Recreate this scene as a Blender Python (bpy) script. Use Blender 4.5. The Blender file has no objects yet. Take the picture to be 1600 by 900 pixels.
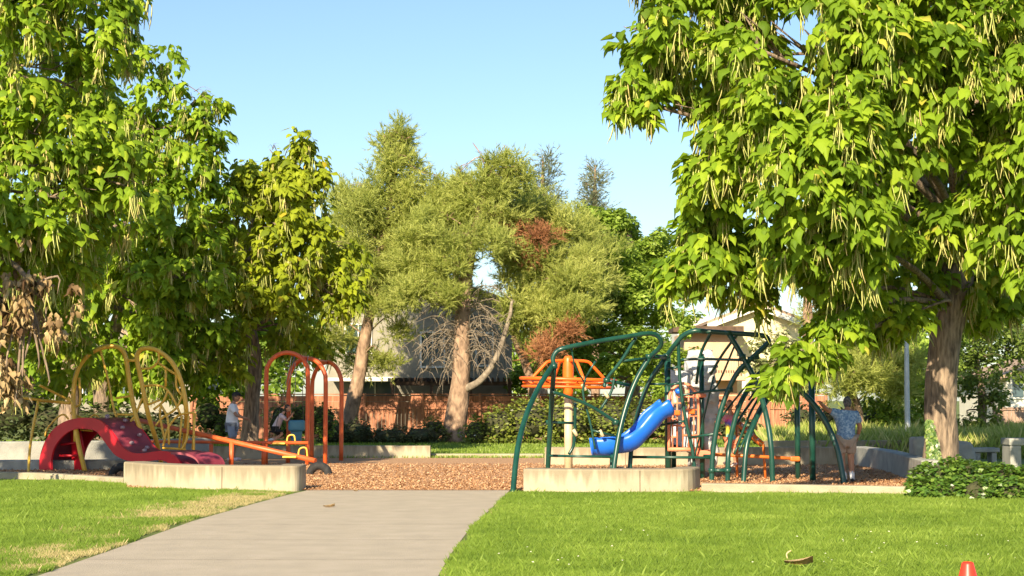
import bpy, bmesh, math, random
import numpy as np
from mathutils import Vector, Matrix, noise

S = bpy.context.scene
COL = S.collection
# ------------------------------------------------------------ camera, sky, sun, exposure
F, EYE, HORIZ = 2600.0, 1.6, 622.0
TH = math.atan((HORIZ - 450) / F)
cd = bpy.data.cameras.new("camera"); cam = bpy.data.objects.new("camera", cd); COL.objects.link(cam)
cam.location = (0, 0, EYE); cam.rotation_euler = (math.pi/2 + TH, 0, 0)
cd.sensor_width = 36; cd.lens = F/1600*36; cd.clip_start = .1; cd.clip_end = 2000
S.camera = cam
SUN_EL, SUN_AZ = math.radians(27), math.atan2(-0.30, -0.95)     # sun behind the camera, to the left
w = bpy.data.worlds.new("World"); S.world = w; w.use_nodes = True
nt = w.node_tree; bg = nt.nodes["Background"]
sky = nt.nodes.new("ShaderNodeTexSky"); sky.sky_type = 'NISHITA'; sky.sun_disc = False
sky.sun_elevation = SUN_EL; sky.sun_rotation = SUN_AZ
sky.air_density = 1.0; sky.dust_density = .6; sky.ozone_density = 3.1
nt.links.new(sky.outputs[0], bg.inputs[0]); bg.inputs[1].default_value = 0.088
sd = bpy.data.lights.new("sun", 'SUN'); sd.energy = 5.0; sd.angle = math.radians(.5); sd.color = (1, .83, .58)
sun = bpy.data.objects.new("sun", sd); COL.objects.link(sun)
sdir = Vector((math.sin(SUN_AZ)*math.cos(SUN_EL), math.cos(SUN_AZ)*math.cos(SUN_EL), math.sin(SUN_EL)))
sun.rotation_euler = sdir.to_track_quat('Z', 'Y').to_euler(); sun.location = sdir*50
S.view_settings.view_transform = 'Standard'; S.view_settings.look = 'None'
S.view_settings.exposure = 1.08; S.view_settings.gamma = 1
S.render.engine = 'CYCLES'; S.cycles.max_bounces = 10; S.cycles.diffuse_bounces = 6; S.cycles.transmission_bounces = 8

# ------------------------------------------------------------ helpers
def W(px, py, Y):
    a, b = (px-800)/F, (450-py)/F
    dy = math.cos(TH) - b*math.sin(TH); dz = math.sin(TH) + b*math.cos(TH)
    t = Y/dy
    return Vector((a*t, Y, EYE + dz*t))
def G(px, py, z=0.0):
    a, b = (px-800)/F, (450-py)/F
    dy = math.cos(TH) - b*math.sin(TH); dz = math.sin(TH) + b*math.cos(TH)
    t = (z-EYE)/dz
    return Vector((a*t, dy*t, z))

def link(o, parent=None):
    COL.objects.link(o)
    if parent is not None: o.parent = parent
    return o
def tag(o, label=None, cat=None, group=None, kind=None):
    for k, v in (('label', label), ('category', cat), ('group', group), ('kind', kind)):
        if v: o[k] = v
    return o
def thing(name, loc, label, cat, group=None, rz=0):
    o = bpy.data.objects.new(name, None); link(o); o.location = loc; o.rotation_euler = (0, 0, rz)
    o.empty_display_size = .2
    return tag(o, label, cat, group)
def place(me, name, parent):
    """mesh in world coords -> object; if it has a parent shift it to the parent's frame"""
    o = bpy.data.objects.new(name, me)
    link(o, parent)
    if parent is not None:
        me.transform(Matrix.Translation(-wloc(parent)))
    return o
def wloc(o):
    v = Vector(o.location)
    while o.parent is not None:
        o = o.parent; v += Vector(o.location)
    return v
def bm_obj(name, bm, mat, parent=None, smooth=False):
    me = bpy.data.meshes.new(name); bm.to_mesh(me); bm.free()
    if mat is not None: me.materials.append(mat)
    if smooth: me.polygons.foreach_set('use_smooth', [True]*len(me.polygons))
    return place(me, name, parent)
def np_mesh(name, verts, faces, mat, parent=None, tint=None, smooth=False):
    """verts (N,3), faces (M,k) uniform"""
    me = bpy.data.meshes.new(name)
    n, (m, k) = len(verts), faces.shape
    me.vertices.add(n); me.vertices.foreach_set('co', verts.astype(np.float32).ravel())
    me.loops.add(m*k); me.loops.foreach_set('vertex_index', faces.astype(np.int32).ravel())
    me.polygons.add(m)
    me.polygons.foreach_set('loop_start', np.arange(0, m*k, k, dtype=np.int32))
    me.polygons.foreach_set('loop_total', np.full(m, k, dtype=np.int32))
    if smooth: me.polygons.foreach_set('use_smooth', np.ones(m, dtype=bool))
    if tint is not None:
        at = me.attributes.new('tint', 'FLOAT', 'POINT'); at.data.foreach_set('value', tint.astype(np.float32))
    me.update(calc_edges=True)
    me.materials.append(mat)
    return place(me, name, parent)
def nrm(a):
    return a/np.maximum(np.linalg.norm(a, axis=1, keepdims=True), 1e-9)

def leaves(name, P, D, U, size, tv, tf, mat, parent, tint, curl=None, wid=None):
    D = nrm(D); X = nrm(np.cross(D, U)); Z = np.cross(X, D)
    tv = np.array(tv, float); tf = np.array(tf)
    s = size[:, None, None]
    cu = 1.0 if curl is None else curl[:, None, None]; wi = 1.0 if wid is None else wid[:, None, None]
    V = P[:, None, :] + s*(X[:, None, :]*tv[None, :, 0:1]*wi + D[:, None, :]*tv[None, :, 1:2] + Z[:, None, :]*tv[None, :, 2:3]*cu)
    n, k = len(P), len(tv)
    Fc = (tf[None] + (np.arange(n)*k)[:, None, None]).reshape(-1, tf.shape[1])
    return np_mesh(name, V.reshape(-1, 3), Fc, mat, parent, np.repeat(tint, k))
HEART_V = [(0, 0, 0), (0, .5, .07), (0, 1, -.18), (-.3, -.1, -.03), (-.46, .25, -.08), (-.25, .66, -.06),
           (.3, -.1, -.03), (.46, .25, -.08), (.25, .66, -.06)]
HEART_F = [(0, 1, 4, 3), (1, 2, 5, 4), (0, 6, 7, 1), (1, 7, 8, 2)]
DIAM_V = [(0, 0, 0), (-.3, .45, .06), (0, 1, -.1), (.3, .45, .06)]
DIAM_F = [(0, 3, 2, 1)]
NEED_V = [(-.05, 0, 0), (.05, 0, 0), (0, 1, 0)]
NEED_F = [(0, 1, 2)]

def catmull(pts, n=6):
    P = [Vector(p) for p in pts]
    if len(P) < 3 or n <= 1: return P
    out = []
    for i in range(len(P)-1):
        p0 = P[i-1] if i > 0 else P[i]*2-P[i+1]
        p1, p2 = P[i], P[i+1]
        p3 = P[i+2] if i+2 < len(P) else P[i+1]*2-P[i]
        for j in range(n):
            t = j/n
            out.append(.5*((2*p1) + (p2-p0)*t + (2*p0-5*p1+4*p2-p3)*t*t + (3*p1-p0-3*p2+p3)*t**3))
    out.append(P[-1]); return out
def add_tube(bm, pts, r, segs=10, smooth=6, cap=True, rough=0):
    P = catmull(pts, smooth); n = len(P)
    if not hasattr(r, '__len__'): R = [r]*n
    else:
        R = [float(np.interp(i/(n-1), np.linspace(0, 1, len(r)), r)) for i in range(n)]
    T = [(P[min(i+1, n-1)]-P[max(i-1, 0)]).normalized() for i in range(n)]
    a = Vector((0, 0, 1)) if abs(T[0].z) < .9 else Vector((1, 0, 0))
    N = T[0].cross(a).normalized(); rings = []
    for i in range(n):
        N = (N - T[i]*N.dot(T[i])).normalized(); B = T[i].cross(N)
        ring = []
        for k in range(segs):
            an = 2*math.pi*k/segs
            rr = R[i]
            if rough:
                q = P[i]*1.3 + Vector((math.cos(an), math.sin(an), 0))*1.5
                rr *= 1 + rough*noise.noise(q*1.5)
            ring.append(bm.verts.new(P[i] + (N*math.cos(an) + B*math.sin(an))*rr))
        rings.append(ring)
    for i in range(n-1):
        for k in range(segs):
            f = bm.faces.new((rings[i][k], rings[i][(k+1) % segs], rings[i+1][(k+1) % segs], rings[i+1][k])); f.smooth = True
    if cap:
        bm.faces.new(rings[0][::-1]); bm.faces.new(rings[-1])
def tube(name, pts, r, mat, parent=None, segs=10, smooth=6, rough=0):
    bm = bmesh.new(); add_tube(bm, pts, r, segs, smooth, rough=rough); return bm_obj(name, bm, mat, parent)
def pt(name, pts, r, mat, parent, smooth=6):
    """tube through (px,py,Y) points"""
    return tube(name, [W(*p) for p in pts], r, mat, parent, smooth=smooth)
def add_box(bm, c, s, bevel=0.0, rz=0, segs=2):
    r = bmesh.ops.create_cube(bm, size=1)
    vs = r['verts']
    bmesh.ops.scale(bm, vec=s, verts=vs)
    if bevel:
        es = list({e for v in vs for e in v.link_edges})
        rr = bmesh.ops.bevel(bm, geom=es, offset=bevel, segments=segs, affect='EDGES', profile=.5)
        vs = list({v for f in rr['faces'] for v in f.verts} | {v for v in vs if v.is_valid})
    if rz: bmesh.ops.rotate(bm, cent=(0, 0, 0), matrix=Matrix.Rotation(rz, 3, 'Z'), verts=vs)
    bmesh.ops.translate(bm, vec=c, verts=vs)
    return vs
def box(name, c, s, mat, parent=None, bevel=0.0, rz=0):
    bm = bmesh.new(); add_box(bm, c, s, bevel, rz); return bm_obj(name, bm, mat, parent)
def prism(name, poly, z0, z1, mat, parent=None, bevel=0.0):
    bm = bmesh.new()
    b = [bm.verts.new((p[0], p[1], z0)) for p in poly]; t = [bm.verts.new((p[0], p[1], z1)) for p in poly]
    n = len(poly)
    bm.faces.new(b[::-1]); tf = bm.faces.new(t)
    for i in range(n): bm.faces.new((b[i], b[(i+1) % n], t[(i+1) % n], t[i]))
    bmesh.ops.recalc_face_normals(bm, faces=bm.faces[:])
    if bevel:
        es = [e for e in bm.edges if e.verts[0].co.z > z1-1e-4 or e.verts[1].co.z > z1-1e-4]
        es = [e for e in tf.edges]
        bmesh.ops.bevel(bm, geom=es, offset=bevel, segments=3, affect='EDGES', profile=.5)
    return bm_obj(name, bm, mat, parent)
def sheet(name, poly, z, mat):
    bm = bmesh.new(); bm.faces.new([bm.verts.new((p[0], p[1], z)) for p in poly])
    bmesh.ops.recalc_face_normals(bm, faces=bm.faces[:])
    for f in bm.faces:
        if f.normal.z < 0: f.normal_flip()
    bmesh.ops.triangulate(bm, faces=bm.faces[:])
    return tag(bm_obj(name, bm, mat), kind='structure')

# ------------------------------------------------------------ materials
def base(name, rough=.6):
    m = bpy.data.materials.new(name); m.use_nodes = True
    b = m.node_tree.nodes['Principled BSDF']; b.inputs['Roughness'].default_value = rough
    return m, m.node_tree, b
def noisy(name, c1, c2, scale=5, rough=.6, bump=0, bscale=None, detail=6, stretch=None, spec=.5, c3=None, metal=0):
    m, t, b = base(name, rough); N = t.nodes.new; L = t.links.new
    b.inputs['Specular IOR Level'].default_value = spec; b.inputs['Metallic'].default_value = metal
    tc = N('ShaderNodeTexCoord'); mp = N('ShaderNodeMapping'); L(tc.outputs['Object'], mp.inputs[0])
    if stretch: mp.inputs['Scale'].default_value = stretch
    n = N('ShaderNodeTexNoise'); n.inputs['Scale'].default_value = scale; n.inputs['Detail'].default_value = detail
    L(mp.outputs[0], n.inputs[0])
    r = N('ShaderNodeValToRGB'); r.color_ramp.elements[0].position = .33; r.color_ramp.elements[1].position = .67
    r.color_ramp.elements[0].color = (*c1, 1); r.color_ramp.elements[1].color = (*c2, 1)
    if c3:
        e = r.color_ramp.elements.new(.5); e.color = (*c3, 1)
    L(n.outputs[0], r.inputs[0]); L(r.outputs[0], b.inputs['Base Color'])
    if bump:
        n2 = N('ShaderNodeTexNoise'); n2.inputs['Scale'].default_value = bscale or scale*4; n2.inputs['Detail'].default_value = 8
        L(mp.outputs[0], n2.inputs[0])
        bp = N('ShaderNodeBump'); bp.inputs['Strength'].default_value = bump; bp.inputs['Distance'].default_value = .03
        L(n2.outputs[0], bp.inputs['Height']); L(bp.outputs[0], b.inputs['Normal'])
    return m
def leafmat(name, cols, trans=.35, tcol=(.35, .55, .05), rough=.5, spec=.35):
    """cols: list of (pos, rgb) over the per-leaf tint"""
    m, t, b = base(name, rough); N = t.nodes.new; L = t.links.new
    b.inputs['Specular IOR Level'].default_value = spec
    a = N('ShaderNodeAttribute'); a.attribute_name = 'tint'
    r = N('ShaderNodeValToRGB')
    els = r.color_ramp.elements
    els[0].position = cols[0][0]; els[0].color = (*cols[0][1], 1)
    els[1].position = cols[-1][0]; els[1].color = (*cols[-1][1], 1)
    for p, c in cols[1:-1]:
        e = els.new(p); e.color = (*c, 1)
    L(a.outputs['Fac'], r.inputs[0]); L(r.outputs[0], b.inputs['Base Color'])
    tr = N('ShaderNodeBsdfTranslucent')
    mx = N('ShaderNodeMixRGB'); mx.blend_type = 'MIX'; mx.inputs[0].default_value = .5
    L(r.outputs[0], mx.inputs[1]); mx.inputs[2].default_value = (*tcol, 1)
    L(mx.outputs[0], tr.inputs[0])
    ms = N('ShaderNodeMixShader'); ms.inputs[0].default_value = trans
    L(b.outputs[0], ms.inputs[1]); L(tr.outputs[0], ms.inputs[2])
    L(ms.outputs[0], t.nodes['Material Output'].inputs[0])
    return m

M = {}
M['catalpa'] = leafmat('catalpa_leaf', [(0, (.075, .15, .014)), (.5, (.21, .34, .022)), (.9, (.38, .50, .035)), (.99, (.42, .48, .04)), (1, (.50, .48, .07))], .42, (.60, .70, .03), .6, .2)
M['catalpa_y'] = leafmat('catalpa_leaf_yellowish', [(0, (.13, .19, .016)), (.5, (.29, .36, .022)), (.88, (.40, .47, .03)), (1, (.52, .44, .04))], .4, (.55, .57, .03), .6, .2)
M['pod'] = leafmat('pod', [(0, (.36, .42, .09)), (.7, (.56, .58, .18)), (1, (.60, .47, .19))], .15, (.5, .5, .1))
M['dead'] = leafmat('dead_leaf', [(0, (.08, .04, .018)), (.5, (.36, .25, .12)), (1, (.74, .58, .32))], .25, (.5, .35, .12), .8)
M['pine'] = leafmat('pine_needles', [(0, (.17, .20, .055)), (.5, (.35, .40, .09)), (1, (.56, .58, .17))], .45, (.55, .64, .12), .6)
M['pine_dark'] = leafmat('pine_needles_grey', [(0, (.12, .15, .05)), (.5, (.22, .25, .09)), (1, (.34, .35, .15))], .25, (.3, .34, .12), .6)
M['spruce'] = leafmat('spruce_needles', [(0, (.10, .13, .07)), (1, (.24, .27, .15))], .2, (.2, .3, .12), .6)
M['rust'] = leafmat('rust_needles', [(0, (.22, .09, .04)), (1, (.46, .22, .10))], .25, (.5, .25, .1), .7)
M['green'] = leafmat('small_leaf', [(0, (.11, .19, .025)), (.5, (.26, .38, .05)), (1, (.42, .54, .09))], .4, (.42, .6, .06))
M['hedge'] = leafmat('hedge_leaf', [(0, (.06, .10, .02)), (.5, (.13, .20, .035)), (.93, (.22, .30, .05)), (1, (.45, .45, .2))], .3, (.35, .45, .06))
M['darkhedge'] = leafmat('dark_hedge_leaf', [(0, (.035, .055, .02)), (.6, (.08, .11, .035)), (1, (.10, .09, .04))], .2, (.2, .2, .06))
M['flowerhedge'] = leafmat('flowering_hedge_leaf', [(0, (.10, .14, .02)), (.5, (.20, .25, .04)), (.92, (.30, .34, .06)), (.93, (.75, .72, .6)), (1, (.8, .78, .7))], .3, (.35, .45, .06))
M['ivy'] = leafmat('ivy_leaf', [(0, (.04, .10, .015)), (.5, (.10, .20, .03)), (.9, (.22, .32, .05)), (1, (.5, .5, .2))], .28, (.35, .5, .06), .35, .5)
M['blade'] = leafmat('grass_blade', [(0, (.10, .175, .018)), (.45, (.20, .30, .036)), (.8, (.40, .52, .10)), (.82, (.34, .29, .12)), (1, (.62, .50, .27))], .35, (.3, .5, .05))
M['tallgrass'] = leafmat('tall_grass_blade', [(0, (.18, .26, .04)), (.6, (.34, .41, .08)), (1, (.58, .54, .22))], .3, (.4, .5, .1))
M['chip'] = leafmat('wood_chip', [(0, (.30, .15, .07)), (.5, (.50, .29, .15)), (1, (.66, .44, .26))], 0, (.5, .4, .3), .9, .1)
M['pale'] = noisy('clover_petal', (.62, .62, .45), (.75, .75, .6), 5, .9)
M['lawn'] = noisy('lawn_ground', (.08, .12, .02), (.17, .20, .035), 2.2, .95, .8, 60, c3=(.12, .16, .025))
M['path'] = noisy('path_concrete', (.39, .34, .26), (.45, .39, .30), 2.6, .9, .4, 90, c3=(.42, .365, .275), detail=9)
M['joint'] = noisy('path_joint', (.20, .17, .13), (.28, .24, .18), 3, .95)
M['chips'] = noisy('chips_ground', (.32, .165, .085), (.56, .33, .175), 22, .95, 1.0, 45, detail=10, c3=(.48, .29, .16))
M['bark'] = noisy('bark', (.10, .075, .055), (.34, .255, .18), 7, .95, 1.0, 14, stretch=(2.6, 2.6, .5))
M['pinebark'] = noisy('pine_bark', (.14, .09, .06), (.44, .30, .20), 6, .95, 1.0, 12, stretch=(1, 1, .45))
M['deadtwig'] = noisy('dead_twig', (.15, .12, .09), (.32, .27, .20), 8, .95)
def concrete_mat(name, c1, c2, dark):
    m, t, b = base(name, .9); N = t.nodes.new; L = t.links.new
    tc = N('ShaderNodeTexCoord'); 
    n = N('ShaderNodeTexNoise'); n.inputs['Scale'].default_value = 2.5; n.inputs['Detail'].default_value = 10; L(tc.outputs['Object'], n.inputs[0])
    r = N('ShaderNodeValToRGB'); r.color_ramp.elements[0].position = .3; r.color_ramp.elements[1].position = .7
    r.color_ramp.elements[0].color = (*c1, 1); r.color_ramp.elements[1].color = (*c2, 1); L(n.outputs[0], r.inputs[0])
    # drips: darker weathered band running down from the top edge with ragged lower border
    mp = N('ShaderNodeMapping'); mp.inputs['Scale'].default_value = (7, 7, .6); L(tc.outputs['Object'], mp.inputs[0])
    n2 = N('ShaderNodeTexNoise'); n2.inputs['Scale'].default_value = 1.5; n2.inputs['Detail'].default_value = 8; L(mp.outputs[0], n2.inputs[0])
    sp = N('ShaderNodeSeparateXYZ'); L(tc.outputs['Object'], sp.inputs[0])
    ma = N('ShaderNodeMath'); ma.operation = 'MULTIPLY_ADD'; L(n2.outputs[0], ma.inputs[0]); ma.inputs[1].default_value = .75; L(sp.outputs[2], ma.inputs[2])
    mr = N('ShaderNodeMapRange'); mr.inputs[1].default_value = .54; mr.inputs[2].default_value = .74; L(ma.outputs[0], mr.inputs[0])
    mx = N('ShaderNodeMixRGB'); L(mr.outputs[0], mx.inputs[0]); L(r.outputs[0], mx.inputs[1]); mx.inputs[2].default_value = (*dark, 1)
    L(mx.outputs[0], b.inputs['Base Color'])
    n3 = N('ShaderNodeTexNoise'); n3.inputs['Scale'].default_value = 60; n3.inputs['Detail'].default_value = 6; L(tc.outputs['Object'], n3.inputs[0])
    bp = N('ShaderNodeBump'); bp.inputs['Strength'].default_value = .4; bp.inputs['Distance'].default_value = .01
    L(n3.outputs[0], bp.inputs['Height']); L(bp.outputs[0], b.inputs['Normal'])
    return m
M['conc'] = concrete_mat('wall_concrete', (.34, .295, .205), (.43, .38, .275), (.26, .22, .15))
M['kerb'] = noisy('kerb_concrete', (.30, .26, .18), (.40, .36, .25), 3, .9, .4, 50, detail=9)
M['greyconc'] = noisy('grey_concrete', (.26, .27, .25), (.40, .40, .36), 3, .9, .5, 40, detail=9)
M['green_m'] = noisy('green_paint', (.006, .045, .034), (.012, .068, .05), 4, .32)
M['yellow_m'] = noisy('yellow_paint', (.74, .43, .045), (.84, .53, .08), 5, .38)
M['orange_m'] = noisy('orange_paint', (.55, .13, .02), (.68, .19, .035), 4, .38)
M['redor_m'] = noisy('rusty_orange_paint', (.60, .095, .02), (.70, .14, .035), 4, .45)
M['bright_or'] = noisy('bright_orange_plastic', (.78, .12, .01), (.86, .16, .015), 3, .4)
M['salmon'] = noisy('faded_orange_plastic', (.72, .20, .10), (.82, .30, .17), 3, .5)
M['cream'] = noisy('cream_paint', (.56, .45, .27), (.66, .54, .34), 4, .5)
M['blue'] = noisy('blue_plastic', (.008, .12, .64), (.014, .16, .74), 2, .35)
M['teal'] = noisy('teal_rubber', (.03, .16, .25), (.05, .22, .32), 2, .5)
M['red'] = noisy('red_plastic', (.56, .014, .028), (.66, .02, .036), 2, .32)
M['maroon'] = noisy('sky_tinted_red_plastic', (.22, .03, .05), (.30, .05, .08), 4, .45)  # red plastic; sky reflection in shade is painted into this maroon
M['knob'] = noisy('knob_plastic', (.30, .20, .24), (.36, .26, .30), 4, .5)
M['rock'] = noisy('moulded_rock', (.46, .48, .50), (.62, .64, .66), 5, .85, 1.0, 9, detail=9)
M['tyre'] = noisy('tyre_rubber', (.012, .012, .013), (.03, .03, .03), 10, .8, .5, 50)
M['steel'] = noisy('galvanised_steel', (.42, .46, .48), (.52, .56, .57), 6, .45, metal=.3)
M['chain'] = noisy('chain_steel', (.2, .2, .2), (.3, .3, .3), 6, .4, metal=.8)
M['fence'] = noisy('redwood_fence', (.26, .10, .055), (.50, .23, .13), 3, .9, .4, 20, stretch=(6, 6, .5))
M['fence_grey'] = noisy('weathered_fence', (.28, .19, .14), (.40, .28, .21), 3, .9, .4, 20, stretch=(6, 6, .5))
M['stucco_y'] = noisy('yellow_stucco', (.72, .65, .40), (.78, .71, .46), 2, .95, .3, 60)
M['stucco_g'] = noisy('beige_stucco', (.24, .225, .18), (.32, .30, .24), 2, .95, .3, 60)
M['stucco_p'] = noisy('peach_stucco', (.58, .38, .24), (.66, .45, .29), 2, .95, .3, 60)
M['white'] = noisy('white_trim', (.74, .72, .64), (.8, .78, .7), 3, .7)
M['tile'] = noisy('roof_tile', (.30, .21, .14), (.48, .36, .26), 9, .9, 1.0, 14, stretch=(3, 1, 1))
M['glass'] = noisy('window_glass', (.05, .09, .11), (.08, .13, .15), 1, .08)
M['darkwood'] = noisy('dark_timber', (.06, .035, .02), (.13, .08, .05), 4, .8)
M['cone'] = noisy('cone_plastic', (.85, .035, .015), (.9, .05, .02), 3, .4)
M['straw'] = noisy('dry_leaf', (.55, .40, .20), (.72, .56, .32), 12, .8)
M['skin'] = noisy('skin', (.50, .27, .17), (.56, .31, .20), 6, .55)
M['skin_d'] = noisy('tanned_skin', (.34, .17, .10), (.40, .21, .13), 6, .55)
M['hair_grey'] = noisy('grey_hair', (.05, .045, .045), (.16, .15, .15), 30, .8, .5, 60)
M['hair_dark'] = noisy('dark_hair', (.03, .018, .012), (.08, .05, .03), 30, .7)
M['hair_fair'] = noisy('reddish_hair', (.30, .11, .06), (.42, .18, .10), 30, .7)
M['white_cloth'] = noisy('white_cloth', (.70, .70, .72), (.78, .78, .80), 6, .9)
M['grey_cloth'] = noisy('blue_grey_cloth', (.20, .24, .32), (.26, .31, .40), 8, .95)
M['khaki'] = noisy('khaki_cloth', (.30, .23, .18), (.38, .30, .24), 8, .95)
M['black_cloth'] = noisy('black_cloth', (.012, .012, .014), (.03, .03, .03), 8, .95)
M['pink_cloth'] = noisy('pale_pink_cloth', (.62, .48, .48), (.72, .60, .60), 8, .95)
M['shirt'] = noisy('patterned_blue_shirt', (.08, .17, .34), (.40, .52, .64), 26, .9, detail=8, c3=(.17, .29, .47))
def tiedye():
    m, t, b = base('tie_dye_cloth', .9); N = t.nodes.new; L = t.links.new
    tc = N('ShaderNodeTexCoord'); sp = N('ShaderNodeSeparateXYZ'); L(tc.outputs['Generated'], sp.inputs[0])
    n = N('ShaderNodeTexNoise'); n.inputs['Scale'].default_value = 4; L(tc.outputs['Generated'], n.inputs[0])
    ma = N('ShaderNodeMath'); ma.operation = 'MULTIPLY_ADD'; L(n.outputs[0], ma.inputs[0]); ma.inputs[1].default_value = .35; L(sp.outputs[2], ma.inputs[2])
    r = N('ShaderNodeValToRGB'); cs = [(.15, (.1, .5, .75)), (.35, (.2, .6, .6)), (.45, (.85, .75, .08)), (.7, (.9, .75, .1)), (.8, (.08, .15, .7)), (.95, (.7, .15, .5)), (1.1, (.8, .25, .3))]
    e = r.color_ramp.elements; e[0].position = .15; e[0].color = (*cs[0][1], 1); e[1].position = 1; e[1].color = (*cs[-1][1], 1)
    for p, c in cs[1:-1]:
        q = e.new(p); q.color = (*c, 1)
    L(ma.outputs[0], r.inputs[0]); L(r.outputs[0], b.inputs['Base Color']); return m
M['tiedye'] = tiedye()

# ------------------------------------------------------------ ground
gx = 400
sheet('lawn', [(-gx, -30), (gx, -30), (gx, 900), (-gx, 900)], 0, M['lawn'])
pathL = [G(60, 900), G(180, 858), G(300, 815), G(395, 788), G(448, 774), G(478, 767)]
pathR = [G(685, 900), G(703, 868), G(735, 825), G(765, 797), G(795, 768)]
dl = Vector((pathL[0].x-.2, 3, 0)); dr = Vector((pathR[0].x-.35, 3, 0))
path_poly = [dl] + pathL + [G(480, 765.5), G(797, 765.5)] + pathR[::-1] + [dr]
sheet('path', path_poly, .004, M['path'])
for k, Yj in enumerate((16.6, 18.9, 21.2, 23.6, 26.0)):
    xl = np.interp(Yj, [p.y for p in pathL], [p.x for p in pathL]); xr = np.interp(Yj, [p.y for p in pathR], [p.x for p in pathR])
    sheet('path_joint', [(xl+.03, Yj-.006), (xr-.03, Yj-.006+.02), (xr-.03, Yj+.006+.02), (xl+.03, Yj+.006)], .008, M['joint'])
play_poly = [G(-250, 752), G(0, 747), G(100, 750), G(193, 756), G(200, 765), G(478, 766.5), G(797, 766.5), G(1100, 768), G(1460, 768), G(1500, 740),
             G(1430, 728), G(1335, 724), G(1210, 726), G(850, 726), G(850, 714), G(505, 712), G(330, 713), G(-250, 722)]
sheet('play_surface', play_poly, .008, M['chips'])

def poly_np(poly): return np.array([(p[0], p[1]) for p in poly])
def inside(poly, X, Y):
    P = poly_np(poly); n = len(P); c = np.zeros(len(X), bool); j = n-1
    for i in range(n):
        xi, yi = P[i]; xj, yj = P[j]
        m = ((yi > Y) != (yj > Y)) & (X < (xj-xi)*(Y-yi)/(yj-yi+1e-12)+xi)
        c ^= m; j = i
    return c
rng = np.random.default_rng(7)
def vnoise(X, Y, s, seed):
    r = np.random.default_rng(seed); g = r.random((64, 64))
    x, y = X/s+1000, Y/s+1000
    xi, yi = np.floor(x).astype(int), np.floor(y).astype(int); fx, fy = x-xi, y-yi
    fx = fx*fx*(3-2*fx); fy = fy*fy*(3-2*fy)
    a = g[xi % 64, yi % 64]; b = g[(xi+1) % 64, yi % 64]; c = g[xi % 64, (yi+1) % 64]; d = g[(xi+1) % 64, (yi+1) % 64]
    return (a*(1-fx)+b*fx)*(1-fy) + (c*(1-fx)+d*fx)*fy

# --- lawn grass in front (blades)
def front_grass():
    N = 1350000
    Y = 13.2 + (32-13.2)*rng.random(N)**1.25
    X = (rng.random(N)*2-1)*(Y*.335+.6)
    jx = (vnoise(X, Y, .25, 31)-.5)*.16
    keep = ~inside(path_poly, X-np.sign(X+2)*.05+jx, Y) & ~inside(play_poly, X, Y)
    # stop at kerbs
    kerbY = np.interp(X, [-12, -9.6, -7.2, -6.7, -3.4, .1, 3.2, 7, 12], [34.2, 33.8, 31.6, 29.9, 28.3, 28.0, 27.9, 27.5, 27.4])
    keep &= Y < kerbY
    X, Y = X[keep], Y[keep]
    PL = poly_np(pathL); PR = poly_np(pathR)
    xl = np.interp(Y, PL[:, 1], PL[:, 0]); xr = np.interp(Y, PR[:, 1], PR[:, 0])
    dist = np.where(X < (xl+xr)/2, xl-X, X-xr)
    left = X < (xl+xr)/2
    n1 = vnoise(X, Y, 1.1, 1); n2 = vnoise(X, Y, .35, 2); n3 = vnoise(X, Y, .12, 5)
    dry = np.where(left, np.clip(1.15-dist/1.5, 0, 1), np.clip(.35-dist/.8, 0, 1))
    dryp = np.clip(dry*1.9*(n2*.6+n1*.9)**1.6 - .22, 0, .9) + .03*(n1 > .7)
    isdry = rng.random(len(X)) < dryp
    # bare thin ground in dry zone
    dryp2 = dryp; k2 = ~(isdry & (rng.random(len(X)) < .35)); X, Y, isdry, n1, n2, n3, dist, left, dryp2 = [a[k2] for a in (X, Y, isdry, n1, n2, n3, dist, left, dryp2)]
    n = len(X)
    tint = np.clip(.12 + .35*rng.random(n) + .4*(n1-.3)*.6 + .35*(n2-.5)*.6 + .2*(n3-.5), 0, .79)
    tint = np.where(isdry, .83+.17*rng.random(n), tint)
    h = .042 + .038*rng.random(n) + .03*(n2-.4) + .018*(n3-.5)
    longb = rng.random(n) < .008; h = np.where(longb, h*1.9, h)
    h = np.where(isdry, h*.7, h*(1-.45*np.clip(dryp2, 0, 1)))
    a = rng.random(n)*6.283; lean = .25+.55*rng.random(n)
    D = np.stack([np.cos(a)*lean, np.sin(a)*lean, np.ones(n)], 1)
    U = np.stack([np.cos(a+1.2), np.sin(a+1.2), np.zeros(n)], 1)
    P = np.stack([X, Y, np.full(n, -.003)], 1)
    wd = .055+.03*rng.random()
    tv = [(-.045, 0, 0), (.045, 0, 0), (.03, .6, .06), (-.03, .6, .06), (0, 1, .22)]
    # split: quad + tri -> use two quads with degenerate avoided: 4-vert kite
    tv = [(-.05, 0, 0), (.05, 0, 0), (.035, .6, .05), (0, 1, .2)]
    o = leaves('grass_blades', P, D, U, h, tv, [(0, 1, 2, 3)], M['blade'], None, tint)
    tag(o, kind='stuff', label='short lawn grass with dry straw patches beside the path', cat='grass')
front_grass()
def clover():
    N = 70; Y = 15.2+4.5*rng.random(N)**1.3; X = -.2+5.6*rng.random(N)
    k = (vnoise(X, Y, .7, 55) > .45) & ~inside(path_poly, X, Y); X, Y = X[k], Y[k]; n = len(X); a = rng.random(n)*6.283
    D = np.stack([np.cos(a), np.sin(a), .3+0*a], 1); U = np.stack([0*a, -.6+0*a, 1+0*a], 1)
    o = leaves('clover_flowers', np.stack([X, Y, .06+.03*rng.random(n)], 1), D, U, .018+.012*rng.random(n), DIAM_V, DIAM_F, M['pale'], None, rng.random(n))
    tag(o, kind='stuff', label='tiny white clover flowers scattered in the right lawn', cat='flowers')
clover()
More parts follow.
